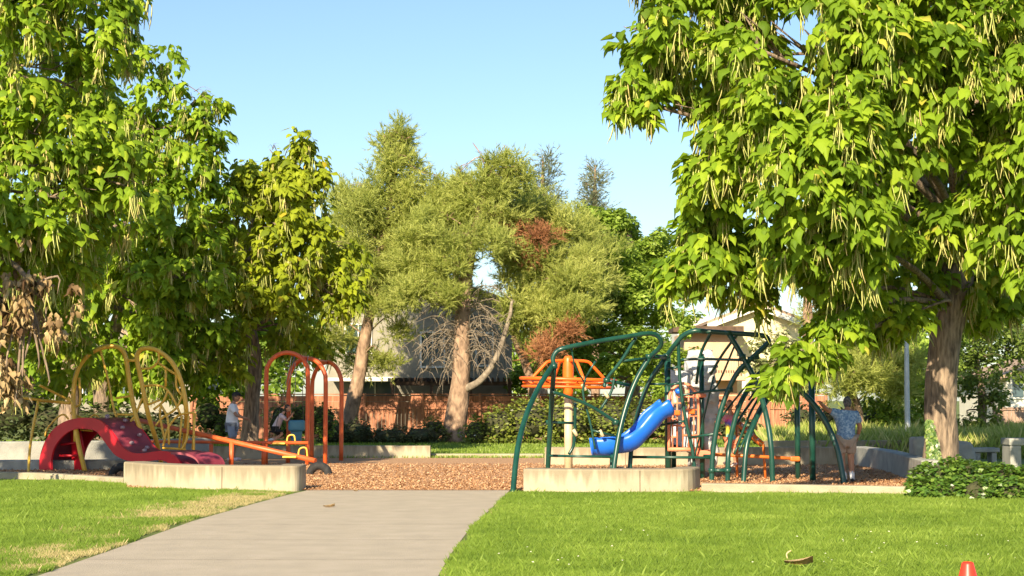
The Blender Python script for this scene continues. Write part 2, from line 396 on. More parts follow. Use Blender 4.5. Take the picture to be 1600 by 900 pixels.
def tall_grass():
    N = 26000
    px = 1195+430*rng.random(N); Y = 44+18*rng.random(N)
    X = (px-800)/F*Y
    h = .25+.35*rng.random(N); h *= .6+.8*vnoise(X, Y, 1.2, 9)
    a = rng.random(N)*6.283; l = .1+.35*rng.random(N)
    D = np.stack([np.cos(a)*l, np.sin(a)*l, np.ones(N)], 1); U = np.stack([np.cos(a+1), np.sin(a+1), 0*a], 1)
    o = leaves('tall_grass', np.stack([X, Y, 0*X], 1), D, U, h*1.3, [(-.022, 0, 0), (.022, 0, 0), (.014, .6, .05), (0, 1, .2)], [(0, 1, 2, 3)], M['tallgrass'], None, rng.random(N))
    tag(o, kind='stuff', label='unmown yellowish tall grass behind the play area wall', cat='grass')
tall_grass()
def far_grass():
    N = 90000
    Y = 44.5+18*rng.random(N)**1.3; X = (rng.random(N)*2-1)*Y*.33
    h = .05+.05*rng.random(N); a = rng.random(N)*6.283; l = .5*rng.random(N)
    D = np.stack([np.cos(a)*l, np.sin(a)*l, np.ones(N)], 1); U = np.stack([np.cos(a+1), np.sin(a+1), 0*a], 1)
    o = leaves('grass_strip', np.stack([X, Y, 0*X], 1), D, U, h, [(-.15, 0, 0), (.15, 0, 0), (.1, .6, .05), (0, 1, .2)], [(0, 1, 2, 3)], M['blade'], None, rng.random(N)*.8)
    tag(o, kind='stuff', label='strip of mown lawn behind the play area', cat='grass')
far_grass()
def wood_chips():
    N = 110000
    Y = 28.4+12*rng.random(N)**1.5; X = (rng.random(N)*2-1)*Y*.31
    k = inside(play_poly, X, Y); X, Y = X[k], Y[k]; n = len(X)
    a = rng.random(n)*6.283; t = (rng.random(n)-.3)*.9
    D = np.stack([np.cos(a), np.sin(a), t], 1); U = np.stack([(rng.random(n)-.5), (rng.random(n)-.5), np.ones(n)], 1)
    s = .018+.036*rng.random(n)
    o = leaves('wood_chips', np.stack([X, Y, .010+.015*rng.random(n)], 1), D, U, s, [(-.2, 0, 0), (.2, 0, .05), (.22, 1, .1), (-.18, .9, .12)], [(0, 1, 2, 3)], M['chip'], None, rng.random(n))
    tag(o, kind='stuff', label='loose wood chips covering the play surface', cat='wood chips')
wood_chips()

# ------------------------------------------------------------ concrete walls and kerbs
def wall_strip(name, front, thick, h, mat, label, cat='wall', group=None, bevel=.02, joints=()):
    """front: list of ground points left to right; wall extends away from camera by thick"""
    f = catmull([(p[0], p[1], 0) for p in front], 5) if len(front) > 2 else [Vector((p[0], p[1], 0)) for p in front]
    b = []
    for i, p in enumerate(f):
        d = (f[min(i+1, len(f)-1)] - f[max(i-1, 0)]).normalized(); nn = Vector((-d.y, d.x, 0)); b.append(p + nn*thick)
    root = thing(name, f[len(f)//2], label, cat, group)
    bm = bmesh.new(); B_ = bevel; rings = []
    for i in range(len(f)):
        nn = (b[i]-f[i]).normalized(); T_ = thick
        sec = [(0, -.05), (0, h-B_), (B_*.3, h-B_*.3), (B_, h), (T_*.5, h+.002), (T_-B_, h), (T_-B_*.3, h-B_*.3), (T_, h-B_), (T_, -.05)]
        rings.append([bm.verts.new(f[i]+nn*u+Vector((0, 0, z))) for u, z in sec])
    for i in range(len(rings)-1):
        for k in range(9): bm.faces.new((rings[i][k], rings[i+1][k], rings[i+1][(k+1) % 9], rings[i][(k+1) % 9]))
    bm.faces.new(rings[0]); bm.faces.new(rings[-1][::-1]); bmesh.ops.recalc_face_normals(bm, faces=bm.faces[:])
    bm_obj('wall_body', bm, mat, root)
    for j in joints:
        q = f[int(j*(len(f)-1))]; d = (f[int(j*(len(f)-1))] - f[int(j*(len(f)-1))-1]).normalized()
        bm = bmesh.new(); add_box(bm, (q.x, q.y, h*.5-.01), (.012, .006, h-.03), 0, math.atan2(d.y, d.x))
        bm_obj('joint', bm, M['darkwood'], root)
    return root
wl = [G(193, 759), G(240, 764), G(310, 767), G(400, 768), G(450, 768), G(470, 767)]
wl += [G(478, 764)]
wall_strip('concrete_wall', wl, .42, .44, M['conc'], 'pale weathered concrete seat wall left of the path, beside the red climber', bevel=.03, joints=(.42,))
wr = [G(818, 768), G(900, 769), G(1000, 769), G(1075, 768), G(1094, 764)]
wall_strip('concrete_wall', wr, .42, .39, M['conc'], 'pale weathered concrete seat wall right of the path, in front of the green climber', bevel=.03, joints=(.50,))
wall_strip('concrete_kerb', [G(1096, 769), G(1200, 771), G(1320, 773), G(1440, 775), G(1700, 776)], .25, .15, M['kerb'], 'low concrete kerb in front of the man, running right to the ivy hedge', 'kerb')
wall_strip('concrete_kerb', [G(-200, 748), G(0, 748), G(100, 752), G(192, 758)], .25, .13, M['kerb'], 'low concrete kerb in front of the red climber, left of the seat wall', 'kerb')
wall_strip('concrete_wall', [G(-200, 728), G(0, 727), G(200, 724), G(330, 718)], .4, .56, M['greyconc'], 'long shaded grey concrete wall behind the red climber at the left')
wall_strip('concrete_kerb', [G(-200, 736), G(0, 735), G(180, 734), G(300, 728)], .5, .22, M['greyconc'], 'shaded concrete ledge at the foot of the grey wall behind the red climber', 'kerb')
wall_strip('concrete_wall', [G(332, 718), G(505, 716), G(600, 716), G(672, 716)], .35, .33, M['conc'], 'sunlit concrete wall behind the swing set, ending at the gap in the middle')
wall_strip('concrete_kerb', [G(673, 715), G(760, 715), G(849, 715)], .3, .10, M['kerb'], 'low concrete kerb across the gap between the two far walls', 'kerb')
wall_strip('concrete_wall', [G(851, 727), G(950, 728), G(1100, 728), G(1225, 727), G(1330, 727)], .35, .43, M['conc'], 'long concrete wall behind the blue slide and green climbers', joints=(.3, .6, .8))
wall_strip('concrete_wall', [G(1200, 718), G(1320, 717), G(1500, 716)], .35, .48, M['conc'], 'sunlit concrete wall behind the man, in front of the tall grass')
wall_strip('concrete_wall', [G(1332, 727), G(1375, 735), G(1405, 745), G(1440, 758)], .35, .45, M['greyconc'], 'shaded concrete wall curving towards the camera between the man and the big trunk')

# ------------------------------------------------------------ trees
def rand_dirs(n, r):
    v = r.normal(size=(n, 3)); return nrm(v)
def lobes_px(L, depth_scale=1.0):
    """(px,py,Y,rx_px,ry_px) -> centre, radii in metres"""
    out = []
    for l in L:
        px, py, Y, rx, ry = l[:5]
        c = W(px, py, Y); a, b = rx*Y/F, ry*Y/F
        d = l[5] if len(l) > 5 else max(a, b)*depth_scale
        out.append((np.array(c), np.array((a, d, b))))
    return out
def shell_points(lobes, spacing, r, inner=.2, cull=.72, lo=.78, hi=1.08):
    P, O, I = [], [], []
    for i, (c, R) in enumerate(lobes):
        a = (R[0]*R[1]+R[0]*R[2]+R[1]*R[2])/3*4*math.pi
        n = int(a/spacing**2)
        d = rand_dirs(n, r); f = lo+(hi-lo)*r.random(n)
        ninn = r.random(n) < inner; f = np.where(ninn, .25+.5*r.random(n), f)
        p = c + d*R*f[:, None]
        keep = np.ones(n, bool)
        for j, (c2, R2) in enumerate(lobes):
            if j == i: continue
            q = np.linalg.norm((p-c2)/R2, axis=1); keep &= ~((q < cull) & ~ninn)
        P.append(p[keep]); O.append(d[keep]); I.append(ninn[keep])
    return np.concatenate(P), np.concatenate(O), np.concatenate(I)
def ruffle(P, r, amp, s):
    sh = np.array([vnoise(P[:, 0]+7*k, P[:, 2]*1.1+P[:, 1]*.7+13*k, s, 20+k)-.5 for k in range(3)]).T
    return P + sh*amp*2
def limb_set(bm, base_pts, lobes, r0, rr, every=1, sub=True, wob=.3):
    for i, (c, R) in enumerate(lobes):
        if i % every: continue
        # start at nearest trunk point below the lobe centre
        best = min(base_pts, key=lambda b: (Vector(c)-b[0]).length + (3 if b[0].z > c[2]+.3 else 0))
        s = best[0]; e = Vector(c); m = s.lerp(e, .5) + Vector((rr.uniform(-wob, wob), rr.uniform(-wob, wob), rr.uniform(.1, .1+wob)))*1.4
        L = (e-s).length; ra = min(best[1]*.42, .018+.010*L*r0)
        add_tube(bm, [s, m, e], [ra, ra*.65, ra*.3], 7, 4)
        if sub:
            for k in range(4):
                d = Vector(rand_dirs(1, rr_np)[0]); q = e + Vector((d.x*R[0], d.y*R[1], abs(d.z)*R[2]))*.75
                st = m.lerp(e, rr.uniform(.3, .95))
                add_tube(bm, [st, st.lerp(q, .5)+Vector((0, 0, .1)), q], [ra*.35, ra*.22, ra*.08], 5, 3)
rr_np = np.random.default_rng(3)

def catalpa(label, base_xy, trunk, lobes, mat, seed, spacing=.30, leaf=.21, k=9, podp=.35, pods=True, group='catalpa trees round the playground', parts=None, limb=1, r0=1.0, cull=.72, hole=.35):
    r = np.random.default_rng(seed); rr = random.Random(seed)
    root = thing('catalpa_tree', (base_xy[0], base_xy[1], 0), label, 'tree', group)
    bm = bmesh.new()
    pts = [t[0] for t in trunk]; rad = [t[1] for t in trunk]
    add_tube(bm, pts, rad, 18, 5, rough=.16)
    tp = catmull(pts, 5); bp = [(p, float(np.interp(i/(len(tp)-1), np.linspace(0, 1, len(rad)), rad))) for i, p in enumerate(tp)]
    bp = bp[len(bp)//2:]
    limb_set(bm, bp, lobes, r0, rr, limb)
    bm_obj('trunk', bm, M['bark'], root, True)
    P, O, I = shell_points(lobes, spacing, r, cull=cull)
    g = .5*vnoise(P[:, 0]+P[:, 1]*.8, P[:, 2]*1.1-P[:, 1]*.3, .62, seed) + .5*vnoise(P[:, 0]-P[:, 1]*.6, P[:, 2], 1.3, seed+1)
    kp = g + .12*r.random(len(P)) > hole; P, O = P[kp], O[kp]
    P = ruffle(P, r, .34, .7)
    crown_leaves('crown', P, O, mat, root, r, leaf, k)
    if pods: pod_mesh(P[r.random(len(P)) < podp], root, r)
    return root
def crown_leaves(name, P, O, mat, root, r, leaf, k, shift=0.0):
    n = len(P)
    shoot_t = np.repeat(r.random(n), k)
    az = r.random((n, k))*6.283
    h = np.stack([np.cos(az), np.sin(az), 0*az], 2)
    out = O.copy(); out[:, 2] *= .3
    D = h*.75 + out[:, None, :]*.55 + np.array([0, 0, -1.])*(.15+.45*r.random((n, 1, 1))+.75*r.random((n, k, 1)))
    U = h*.45 + out[:, None, :]*.7 + np.array([0, 0, 1.]) + .35*r.normal(size=(n, k, 3))
    Pk = P[:, None, :] + h*(.04+.13*r.random((n, k, 1))) + np.array([0, 0, 1.])*(r.random((n, k, 1))-.5)*.28
    s = leaf*(.42+.85*r.random((n, k))**1.0)
    t = np.clip(.15+.5*shoot_t + .45*(r.random(n*k)-.4) + shift, 0, .92); t = np.where(r.random(n*k) < .015, 1, t)
    leaves(name, Pk.reshape(-1, 3), D.reshape(-1, 3), U.reshape(-1, 3), s.ravel(), HEART_V, HEART_F, mat, root, t, curl=r.uniform(.2, 3.0, n*k), wid=r.uniform(.55, 1.05, n*k))
def pod_mesh(P, root, r, length=.44, name='seed_pods'):
    n = len(P); k = 10
    if n == 0: return
    st = P[:, None, :] + r.normal(size=(n, k, 3))*np.array([.055, .055, .03]) + np.array([0, 0, -.02])
    st = st.reshape(-1, 3); m = len(st)
    Ls = length*(.4+.85*r.random(m)); az = r.random(m)*6.283; bend = .10+.22*r.random(m)
    dirx = np.stack([np.cos(az), np.sin(az), 0*az], 1)
    rings = []; tt = [0, .35, .7, 1]; ww = [.009, .015, .014, .006]
    for t, wv in zip(tt, ww):
        c = st + dirx*(bend*Ls*(t**2)*(1 if True else 0))[:, None] + np.array([0, 0, -1.])*(Ls*t)[:, None]
        for a in (0, 2.09, 4.19):
            rings.append(c + np.array([math.cos(a)*wv, math.sin(a)*wv, 0]))
    V = np.stack(rings, 1)     # m,12,3
    fs = []
    for i in range(3):
        for a in range(3):
            b = (a+1) % 3; fs.append((i*3+a, i*3+b, (i+1)*3+b, (i+1)*3+a))
    fs = np.array(fs); Fc = (fs[None] + (np.arange(m)*12)[:, None, None]).reshape(-1, 4)
    o = np_mesh(name, V.reshape(-1, 3), Fc, M['pod'], root, np.repeat(r.random(m), 12))
    tag(o, kind='stuff')

# --- big right tree
TR = 32.0
trunk = [(W(1470, 765, TR), .42), (W(1471, 735, TR), .345), (W(1470, 680, TR), .315), (W(1470, 600, TR), .30), (W(1478, 520, TR), .31), (W(1492, 450, TR), .33), (W(1503, 380, TR), .25), (W(1515, 250, TR+.5), .2), (W(1530, 80, TR+1), .15), (W(1540, -120, TR+1), .08)]
LR = [(1015, 60, 28, 60, 60), (990, 130, 28, 42, 45), (1020, 165, 28, 48, 36), (1080, 40, 27.5, 75, 62), (1170, 70, 27, 75, 70), (1120, 130, 28.5, 55, 50), (1270, 60, 26.5, 85, 75),
      (1370, 60, 26, 80, 75), (1460, 110, 26.5, 80, 80), (1560, 90, 27, 85, 90), (1620, 200, 27, 70, 90), (1135, 230, 28, 62, 50), (1110, 290, 28, 62, 45),
      (1210, 190, 26.5, 85, 75), (1310, 180, 26, 85, 75), (1265, 290, 26, 80, 65), (1345, 300, 26, 70, 65), (1350, 380, 27, 70, 55), (1250, 370, 27, 55, 55),
      (1110, 370, 29, 62, 55), (1125, 430, 29, 60, 40), (1175, 400, 29.5, 25, 60), (1060, 430, 29, 32, 30), (1430, 210, 27, 60, 55), (1520, 230, 28, 70, 70), (1570, 330, 28, 58, 75), (1610, 400, 28, 50, 60),
      (1400, 460, 31, 70, 50), (1330, 470, 28.5, 62, 42), (1290, 430, 28, 55, 38), (1400, 500, 30, 50, 35), (1495, 365, 28.3, 48, 48), (1425, 330, 32.2, 50, 60), (1470, 300, 32, 45, 60), (1450, 400, 32, 45, 40), (1520, 380, 33.5, 50, 50), (1510, 440, 33.5, 50, 30), (1255, 556, 27.6, 42, 34), (1225, 575, 27.4, 30, 24), (1275, 525, 27.8, 36, 30), (1310, 500, 28, 40, 28),
      (1560, 470, 32, 50, 45), (1530, 500, 33, 25, 25),
      (1440, 330, 34, 75, 80), (1340, 260, 34, 95, 90), (1230, 200, 34, 110, 90), (1500, 160, 36, 120, 110), (1600, 300, 35, 90, 110), (1130, 90, 33, 90, 80),
      (1120, -60, 28, 120, 80), (1290, -70, 27, 130, 90), (1470, -60, 27, 120, 90), (1620, -40, 28, 110, 100), (1400, -160, 31, 220, 110, 3.4), (1650, 120, 32, 110, 130), (1720, 280, 31, 90, 130), (1640, -170, 32, 120, 90),
      (1480, -40, 38, 200, 150), (1680, 120, 38, 120, 150)]
catalpa('large catalpa with thick trunk at the right, sunlit crown full of long pods', W(1470, 765, TR), trunk, lobes_px(LR), M['catalpa'], 11, spacing=.31, leaf=.225, podp=.40, k=11, limb=2, hole=.29)

# --- near left tree (trunk outside the frame) with a dead brown branch
TL = 33.0
trunk = [(Vector((W(-160, 700, TL).x, TL, 0)), .42), (W(-150, 650, TL), .34), (W(-150, 500, TL), .3), (W(-130, 350, TL), .27), (W(-100, 180, TL), .2), (W(-60, 0, TL), .14), (W(-40, -150, TL), .08)]
LA = [(40, 30, 31, 85, 65), (120, 20, 31, 80, 60), (195, 15, 31.5, 32, 40), (170, 60, 31.5, 38, 35), (90, 110, 32, 75, 60), (10, 130, 31, 70, 80), (150, 160, 32.5, 45, 60), (60, 210, 31, 75, 60), (150, 235, 31.5, 62, 55), (195, 290, 31.5, 35, 50),
      (20, 290, 30.5, 75, 70), (100, 310, 31, 70, 60), (40, 360, 30.5, 70, 40), (165, 340, 32, 50, 45), (90, 390, 32, 60, 45), (-50, 200, 31, 60, 110), (-50, 60, 31, 60, 80), (-60, 350, 31, 60, 80), (20, -60, 31, 100, 50),
      (20, 150, 35, 90, 110), (110, 420, 36, 50, 60), (60, 480, 36, 60, 55), (100, 550, 37, 40, 50), (-40, 520, 34, 60, 60)]
treeA = catalpa('tall catalpa at the left edge with a hanging branch of dead brown leaves', trunk[0][0], trunk, lobes_px(LA), M['catalpa'], 21, spacing=.34, leaf=.22, podp=.28)
r = np.random.default_rng(5)
LD = [(60, 560, 29.9, 14, 22), (75, 590, 30, 10, 16), (25, 625, 29.8, 12, 14), (90, 440, 30, 16, 24), (45, 430, 30, 55, 45), (20, 490, 30, 45, 50), (70, 480, 30, 35, 50), (12, 560, 29.8, 30, 50), (35, 595, 29.8, 28, 32), (60, 520, 30, 22, 35), (-25, 500, 30, 40, 80), (-20, 600, 30, 30, 40)]
dl_ = lobes_px(LD)
P, O, I = shell_points(dl_, .31, r, inner=.4, cull=.5); P = ruffle(P, r, .3, .4); gq = vnoise(P[:, 0], P[:, 2], .3, 90); P = P[gq > .36]
db = tube('dead_branch', [W(-150, 420, 32), W(-60, 390, 31), W(30, 420, 30.2), W(50, 500, 30), W(30, 590, 29.8)], [.09, .07, .05, .03, .01], M['bark'], treeA)
tag(db, 'branch of withered brown leaves')
bmx = bmesh.new()
for c, R in dl_:
    add_tube(bmx, [W(40, 450, 30), Vector(c)+Vector((0, 0, .1)), Vector(c)-Vector((0, 0, R[2]*.8))], [.03, .02, .006], 5, 3)
me_tw = bm_obj('twigs', bmx, M['bark'], db)
n = len(P); k = 9
az = r.random((n, k))*6.283; h = np.stack([np.cos(az), np.sin(az), 0*az], 2)
D = h*.45 + np.array([0, 0, -1.])*(.6+.6*r.random((n, k, 1))); U = h + .5*r.normal(size=(n, k, 3))
Pk = P[:, None, :] + h*(.03+.1*r.random((n, k, 1))) + np.array([0, 0, 1.])*(r.random((n, k, 1))-.5)*.25
CURL_V = [(x*.75, y, z*3.2) for x, y, z in HEART_V]
leaves('dead_leaves', Pk.reshape(-1, 3), D.reshape(-1, 3), U.reshape(-1, 3), (.20*(.35+.75*r.random((n, k)))).ravel(), CURL_V, HEART_F, M['dead'], db, np.clip(np.repeat(r.random(n), k)*.6+r.random(n*k)*.5-.05, 0, 1), curl=r.uniform(-1, 2.2, n*k), wid=r.uniform(.4, 1, n*k))
pod_mesh(P[r.random(len(P)) < .18], db, r)

# --- second left tree
TB = 44.0
def gtrunk(px, Y, ps, rs):
    g = Vector((W(px, 650, Y).x, Y, 0))
    return [(g, rs[0])] + [(W(p[0], p[1], Y + (p[2] if len(p) > 2 else 0)), q) for p, q in zip(ps, rs[1:])]
trunk = gtrunk(106, TB, [(108, 640), (112, 560), (125, 460), (160, 340), (210, 230), (260, 150)], (.32, .26, .22, .2, .16, .1, .04))
LB = [(212, 90, 43, 34, 22), (185, 88, 43, 22, 22), (262, 105, 43, 18, 22), (332, 160, 43, 10, 28), (300, 165, 43, 36, 26), (250, 150, 43, 42, 36), (305, 205, 43, 32, 36), (322, 240, 43, 32, 38), (240, 210, 43, 55, 45),
      (290, 270, 42.5, 48, 42), (230, 290, 42.5, 50, 45), (335, 300, 43, 22, 35), (270, 350, 42, 60, 45), (190, 370, 42, 50, 45), (330, 370, 42.5, 38, 40), (220, 430, 42, 60, 42), (300, 440, 42, 55, 42),
      (160, 470, 43, 50, 50), (250, 500, 42.5, 58, 42), (320, 510, 43, 42, 40), (180, 550, 43.5, 55, 35), (270, 560, 43, 55, 34), (330, 580, 44, 30, 22), (140, 300, 45, 60, 70), (120, 420, 46, 70, 60), (230, 590, 44, 40, 22), (200, 250, 47, 80, 80), (250, 420, 47, 100, 90), (150, 180, 45, 60, 60), (60, 350, 46, 60, 80)]
catalpa('mid-height catalpa behind the yellow climber, its stepped top rising against the sky', trunk[0][0], trunk, lobes_px(LB), M['catalpa'], 31, spacing=.36, leaf=.23, podp=.22)
# --- third left tree, yellower
TC = 46.0
trunk = gtrunk(392, TC, [(390, 680), (394, 620), (398, 555), (385, 490), (380, 430), (400, 340), (440, 260)], (.29, .24, .2, .19, .15, .12, .08, .04))
LC = [(480, 225, 45, 20, 22), (425, 235, 45, 20, 20), (440, 262, 45, 38, 26), (484, 262, 45, 24, 30), (385, 262, 45, 32, 24), (375, 300, 45, 28, 38), (430, 310, 44.5, 48, 36), (490, 315, 45, 28, 36), (372, 345, 44.5, 30, 36),
      (440, 370, 44, 52, 38), (500, 385, 44.5, 30, 42), (545, 395, 45, 18, 20), (552, 430, 45, 24, 38), (400, 410, 44, 40, 36), (460, 430, 44, 45, 36), (520, 460, 44.5, 32, 36), (380, 460, 44, 45, 34), (440, 480, 44, 42, 32), (555, 470, 45, 20, 22),
      (480, 520, 45, 30, 30), (365, 520, 44, 30, 30), (450, 540, 46, 26, 20), (500, 545, 46, 28, 18), (345, 420, 46, 40, 60), (440, 400, 49, 90, 90), (420, 300, 48, 60, 50), (362, 572, 44, 22, 18)]
catalpa('yellow-green catalpa behind the swing set, with forked dark trunk beside the woman', trunk[0][0], trunk, lobes_px(LC), M['catalpa_y'], 41, spacing=.36, leaf=.23, podp=.25)
# --- a catalpa farther back closing the gap between the two
TD = 54.0
trunk = gtrunk(158, TD, [(158, 640), (165, 560), (200, 460), (250, 380)], (.3, .26, .24, .18, .1))
LDk = [(200, 500, 54, 60, 50), (280, 470, 54, 70, 60), (340, 500, 54, 60, 60), (260, 560, 54, 70, 40), (160, 420, 54, 60, 60), (120, 540, 54, 60, 50), (330, 410, 54, 60, 60), (60, 440, 54, 70, 70), (50, 540, 54, 60, 50), (430, 500, 55, 60, 50), (-20, 500, 54, 70, 70), (190, 330, 54, 70, 60), (200, 590, 55, 50, 30), (280, 600, 55, 50, 28), (90, 600, 55, 50, 40), (150, 610, 55, 40, 24), (340, 590, 55, 40, 30), (20, 610, 55, 50, 40)]
catalpa('dim catalpa farther back in the shade, filling the gap behind the yellow climber', trunk[0][0], trunk, lobes_px(LDk), M['catalpa'], 51, spacing=.5, leaf=.3, pods=False, k=8)

# --- a catalpa just outside the frame at the left, whose shade falls on the climber and the grey wall
g = Vector((-12.2, 26.5, 0)); rs = random.Random(61)
trunk = [(g, .3), (g+Vector((0, 0, 2.4)), .24), (g+Vector((.2, 0, 4.5)), .16), (g+Vector((0, .2, 7.5)), .06)]
Ls_ = []
for i in range(8):
    a = i*2.4; q = rs.uniform(.35, .62)*2.9
    Ls_.append((np.array((g.x+math.cos(a)*q, g.y+math.sin(a)*q, 5.7+rs.uniform(-1.3, 2.0))), np.array((1.25, 1.25, 1.05))))
catalpa('catalpa standing just outside the left edge of the view', g, trunk, Ls_, M['catalpa'], 61, spacing=.42, leaf=.26, k=8, pods=False, hole=.46)
# ------------------------------------------------------------ pines and others at the back
def pine(label, trunk, lobes, mat, seed, dens=46, nlen=.25, sub=7, extra=None, name='pine_tree', cat='tree', group=None, k=16, r0=1.2, flat=True):
    r = np.random.default_rng(seed); rr = random.Random(seed)
    root = thing(name, (trunk[0][0].x, trunk[0][0].y, 0), label, cat, group)
    bm = bmesh.new(); pts = [t[0] for t in trunk]; rad = [t[1] for t in trunk]
    add_tube(bm, pts, rad, 12, 5, rough=.2)
    tp = catmull(pts, 5); bp = [(p, float(np.interp(i/(len(tp)-1), np.linspace(0, 1, len(rad)), rad))) for i, p in enumerate(tp)]
    limb_set(bm, bp[len(bp)//4:], lobes, r0, rr, 1, True, .5)
    bm_obj('trunk', bm, M['pinebark'], root, True)
    needles('crown', lobes, mat, root, r, dens, nlen, k, sub)
    if extra:
        for nm, L, m_, lab in extra:
            tag(needles(nm, L, m_, root, r, dens, nlen, k), lab)
    return root
def sublobes(lobes, r, m=6, spread=.95, sz=.5, flat=.7):
    out = []
    for c, R in lobes:
        d = rand_dirs(m, r); d[:, 2] *= .9
        for q in d:
            f = sz*r.uniform(.6, 1.15); out.append((c+q*R*spread*r.uniform(.5, 1.1), np.array((R[0]*f*1.15, R[1]*f*1.15, R[2]*f*flat+.05))))
    return out
def needles(name, lobes, mat, root, r, dens, nlen, k, sub=7):
    P, O = [], []
    if sub: lobes = sublobes(lobes, r, 9, 1.0, .42, .75)
    for c, R in lobes:
        a = (R[0]*R[1]+R[0]*R[2]+R[1]*R[2])/3*4*math.pi; n = int(a*dens*(.66 if sub else .62))+4
        d = rand_dirs(n, r); f = (.1+.95*r.random(n)**.6)
        # break the lobe into sub-clumps
        p = c + d*R*f[:, None]
        P.append(p); O.append(d)
    P = np.concatenate(P); O = np.concatenate(O)
    P = ruffle(P, r, .3, .7)
    # gaps: noise cull
    g = .5*vnoise(P[:, 0]*1.0+P[:, 1]*.5, P[:, 2]*1.6, .5, 77)+.5*vnoise(P[:, 0]-P[:, 1]*.5, P[:, 2]*1.2, .22, 79)
    kp = (g + .35*r.random(len(P))) > .33; P, O = P[kp], O[kp]
    n = len(P)
    A = nrm(O*.8 + np.array([0, 0, .45]) + r.normal(size=(n, 3))*.55)
    u = r.random((n, k, 1)); Ls = nlen*(1.3+1.2*r.random((n, 1, 1)))
    Pk = P[:, None, :] + A[:, None, :]*u*Ls + r.normal(size=(n, k, 3))*.012
    Dd = A[:, None, :]*1.0 + r.normal(size=(n, k, 3))*.42
    U = r.normal(size=(n, k, 3))
    g2 = vnoise(P[:, 0], P[:, 2], .9, 78)
    t = np.clip(np.repeat(.35*r.random(n)+.55*g2, k) + .25*r.random(n*k), 0, 1)
    s = nlen*(.45+.5*r.random(n*k))
    V = [(-.075, 0, 0), (.075, 0, 0), (0, 1, 0)]
    return leaves(name, Pk.reshape(-1, 3), Dd.reshape(-1, 3), U.reshape(-1, 3), s, V, NEED_F, mat, root, t)

YP = 62.0
t1 = gtrunk(543, YP, [(546, 660), (560, 590), (574, 510), (585, 450), (598, 380), (612, 300), (622, 225)], (.36, .3, .26, .21, .17, .13, .09, .04))
L1 = [(618, 205, YP, 5, 12), (632, 212, YP, 6, 10), (608, 225, YP, 6, 10), (545, 305, YP, 7, 14), (688, 285, YP, 8, 14), (655, 262, YP, 8, 12), (622, 222, YP, 12, 20), (605, 245, YP, 24, 18), (630, 262, YP, 30, 20), (655, 285, YP, 28, 20), (600, 285, YP, 30, 22), (580, 312, YP, 30, 22), (640, 315, YP, 42, 22), (680, 310, YP, 14, 18), (550, 330, YP-1, 22, 24), (600, 345, YP, 50, 24), (665, 350, YP, 30, 20),
      (545, 375, YP-1, 32, 26), (590, 385, YP+1, 45, 22), (640, 385, YP, 42, 22), (560, 420, YP-1, 38, 22), (620, 430, YP, 40, 18), (535, 465, YP-1, 28, 30), (605, 470, YP-1, 30, 15), (530, 520, YP, 30, 26), (628, 525, YP, 18, 18), (570, 350, YP+1.5, 50, 40), (640, 350, YP+1.5, 50, 40), (600, 420, YP+1.5, 60, 30), (550, 560, YP+2, 30, 30), (600, 560, YP, 24, 18), (535, 330, YP, 20, 30), (650, 400, YP, 40, 24), (690, 330, YP+2, 26, 34), (530, 400, YP+1, 30, 50), (545, 300, YP+1, 16, 16), (640, 470, YP+1, 30, 26), (580, 470, YP+1, 36, 26)]
pine('leaning olive-green pine with the tallest crown, behind the swing set', t1, lobes_px(L1), M['pine'], 71, group='pines behind the playground')
t2 = gtrunk(708, 60, [(712, 660), (720, 590), (722, 520), (726, 450), (738, 380), (758, 300), (768, 265)], (.5, .4, .34, .3, .24, .18, .1, .04))
L2 = [(760, 250, 60, 6, 10), (790, 256, 60, 8, 12), (714, 272, 60, 5, 10), (812, 285, 60, 8, 12), (765, 262, 60, 18, 14), (795, 275, 60, 18, 22), (755, 288, 60, 30, 18), (785, 305, 60, 34, 20), (715, 290, 61, 8, 18), (735, 320, 60, 32, 20), (700, 345, 60, 38, 20), (770, 345, 60, 38, 18), (680, 380, 60, 40, 22), (730, 375, 59, 36, 18),
      (660, 420, 60, 40, 22), (705, 425, 59, 30, 26), (650, 455, 60, 24, 14), (775, 380, 59, 34, 16), (690, 470, 59, 30, 16), (710, 330, 61.5, 50, 40), (790, 330, 61.5, 40, 30), (740, 355, 61.5, 50, 30), (680, 420, 61, 50, 36), (640, 455, 59, 34, 20), (720, 460, 61, 34, 22), (745, 300, 61, 30, 20)]
rl = lobes_px([(862, 541, 59, 30, 18), (885, 528, 59, 16, 10)])
p2 = pine('middle pine with a tangle of bare grey twigs around its thick trunk', t2, lobes_px(L2), M['pine'], 72, group='pines behind the playground')
# bare twig tangle
rr = random.Random(8); bm = bmesh.new()
tp = [W(712, 640, 60), W(722, 560, 60), W(724, 500, 60), W(726, 450, 60)]
for i in range(95):
    s = tp[1].lerp(tp[3], rr.random()) if i % 3 else tp[0].lerp(tp[2], rr.uniform(.4, 1))
    a = rr.choice([rr.uniform(-1.2, 1.2), math.pi+rr.uniform(-1.2, 1.2)]); L = rr.uniform(.5, 2.3)
    d = Vector((math.cos(a), math.sin(a), rr.uniform(-.3, .45)))
    m = s + d*L*.5 + Vector((0, 0, .18)); e = s + d*L + Vector((0, 0, rr.uniform(-.9, -.1)))
    add_tube(bm, [s, m, e], [.024, .015, .006], 4, 3, cap=False)
    for k in range(5):
        st = m.lerp(e, rr.random()); dd = Vector((rr.uniform(-1, 1), rr.uniform(-1, 1), rr.uniform(-1, .5)))*.45
        add_tube(bm, [st, st+dd*.6+Vector((0, 0, .08)), st+dd+Vector((0, 0, -.15))], [.014, .01, .004], 3, 2, cap=False)
add_tube(bm, [W(722, 610, 60), W(750, 595, 59.5), W(775, 560, 59.5), W(795, 500, 59.5), W(800, 470, 59.5)], [.16, .13, .11, .08, .05], 8, 5)
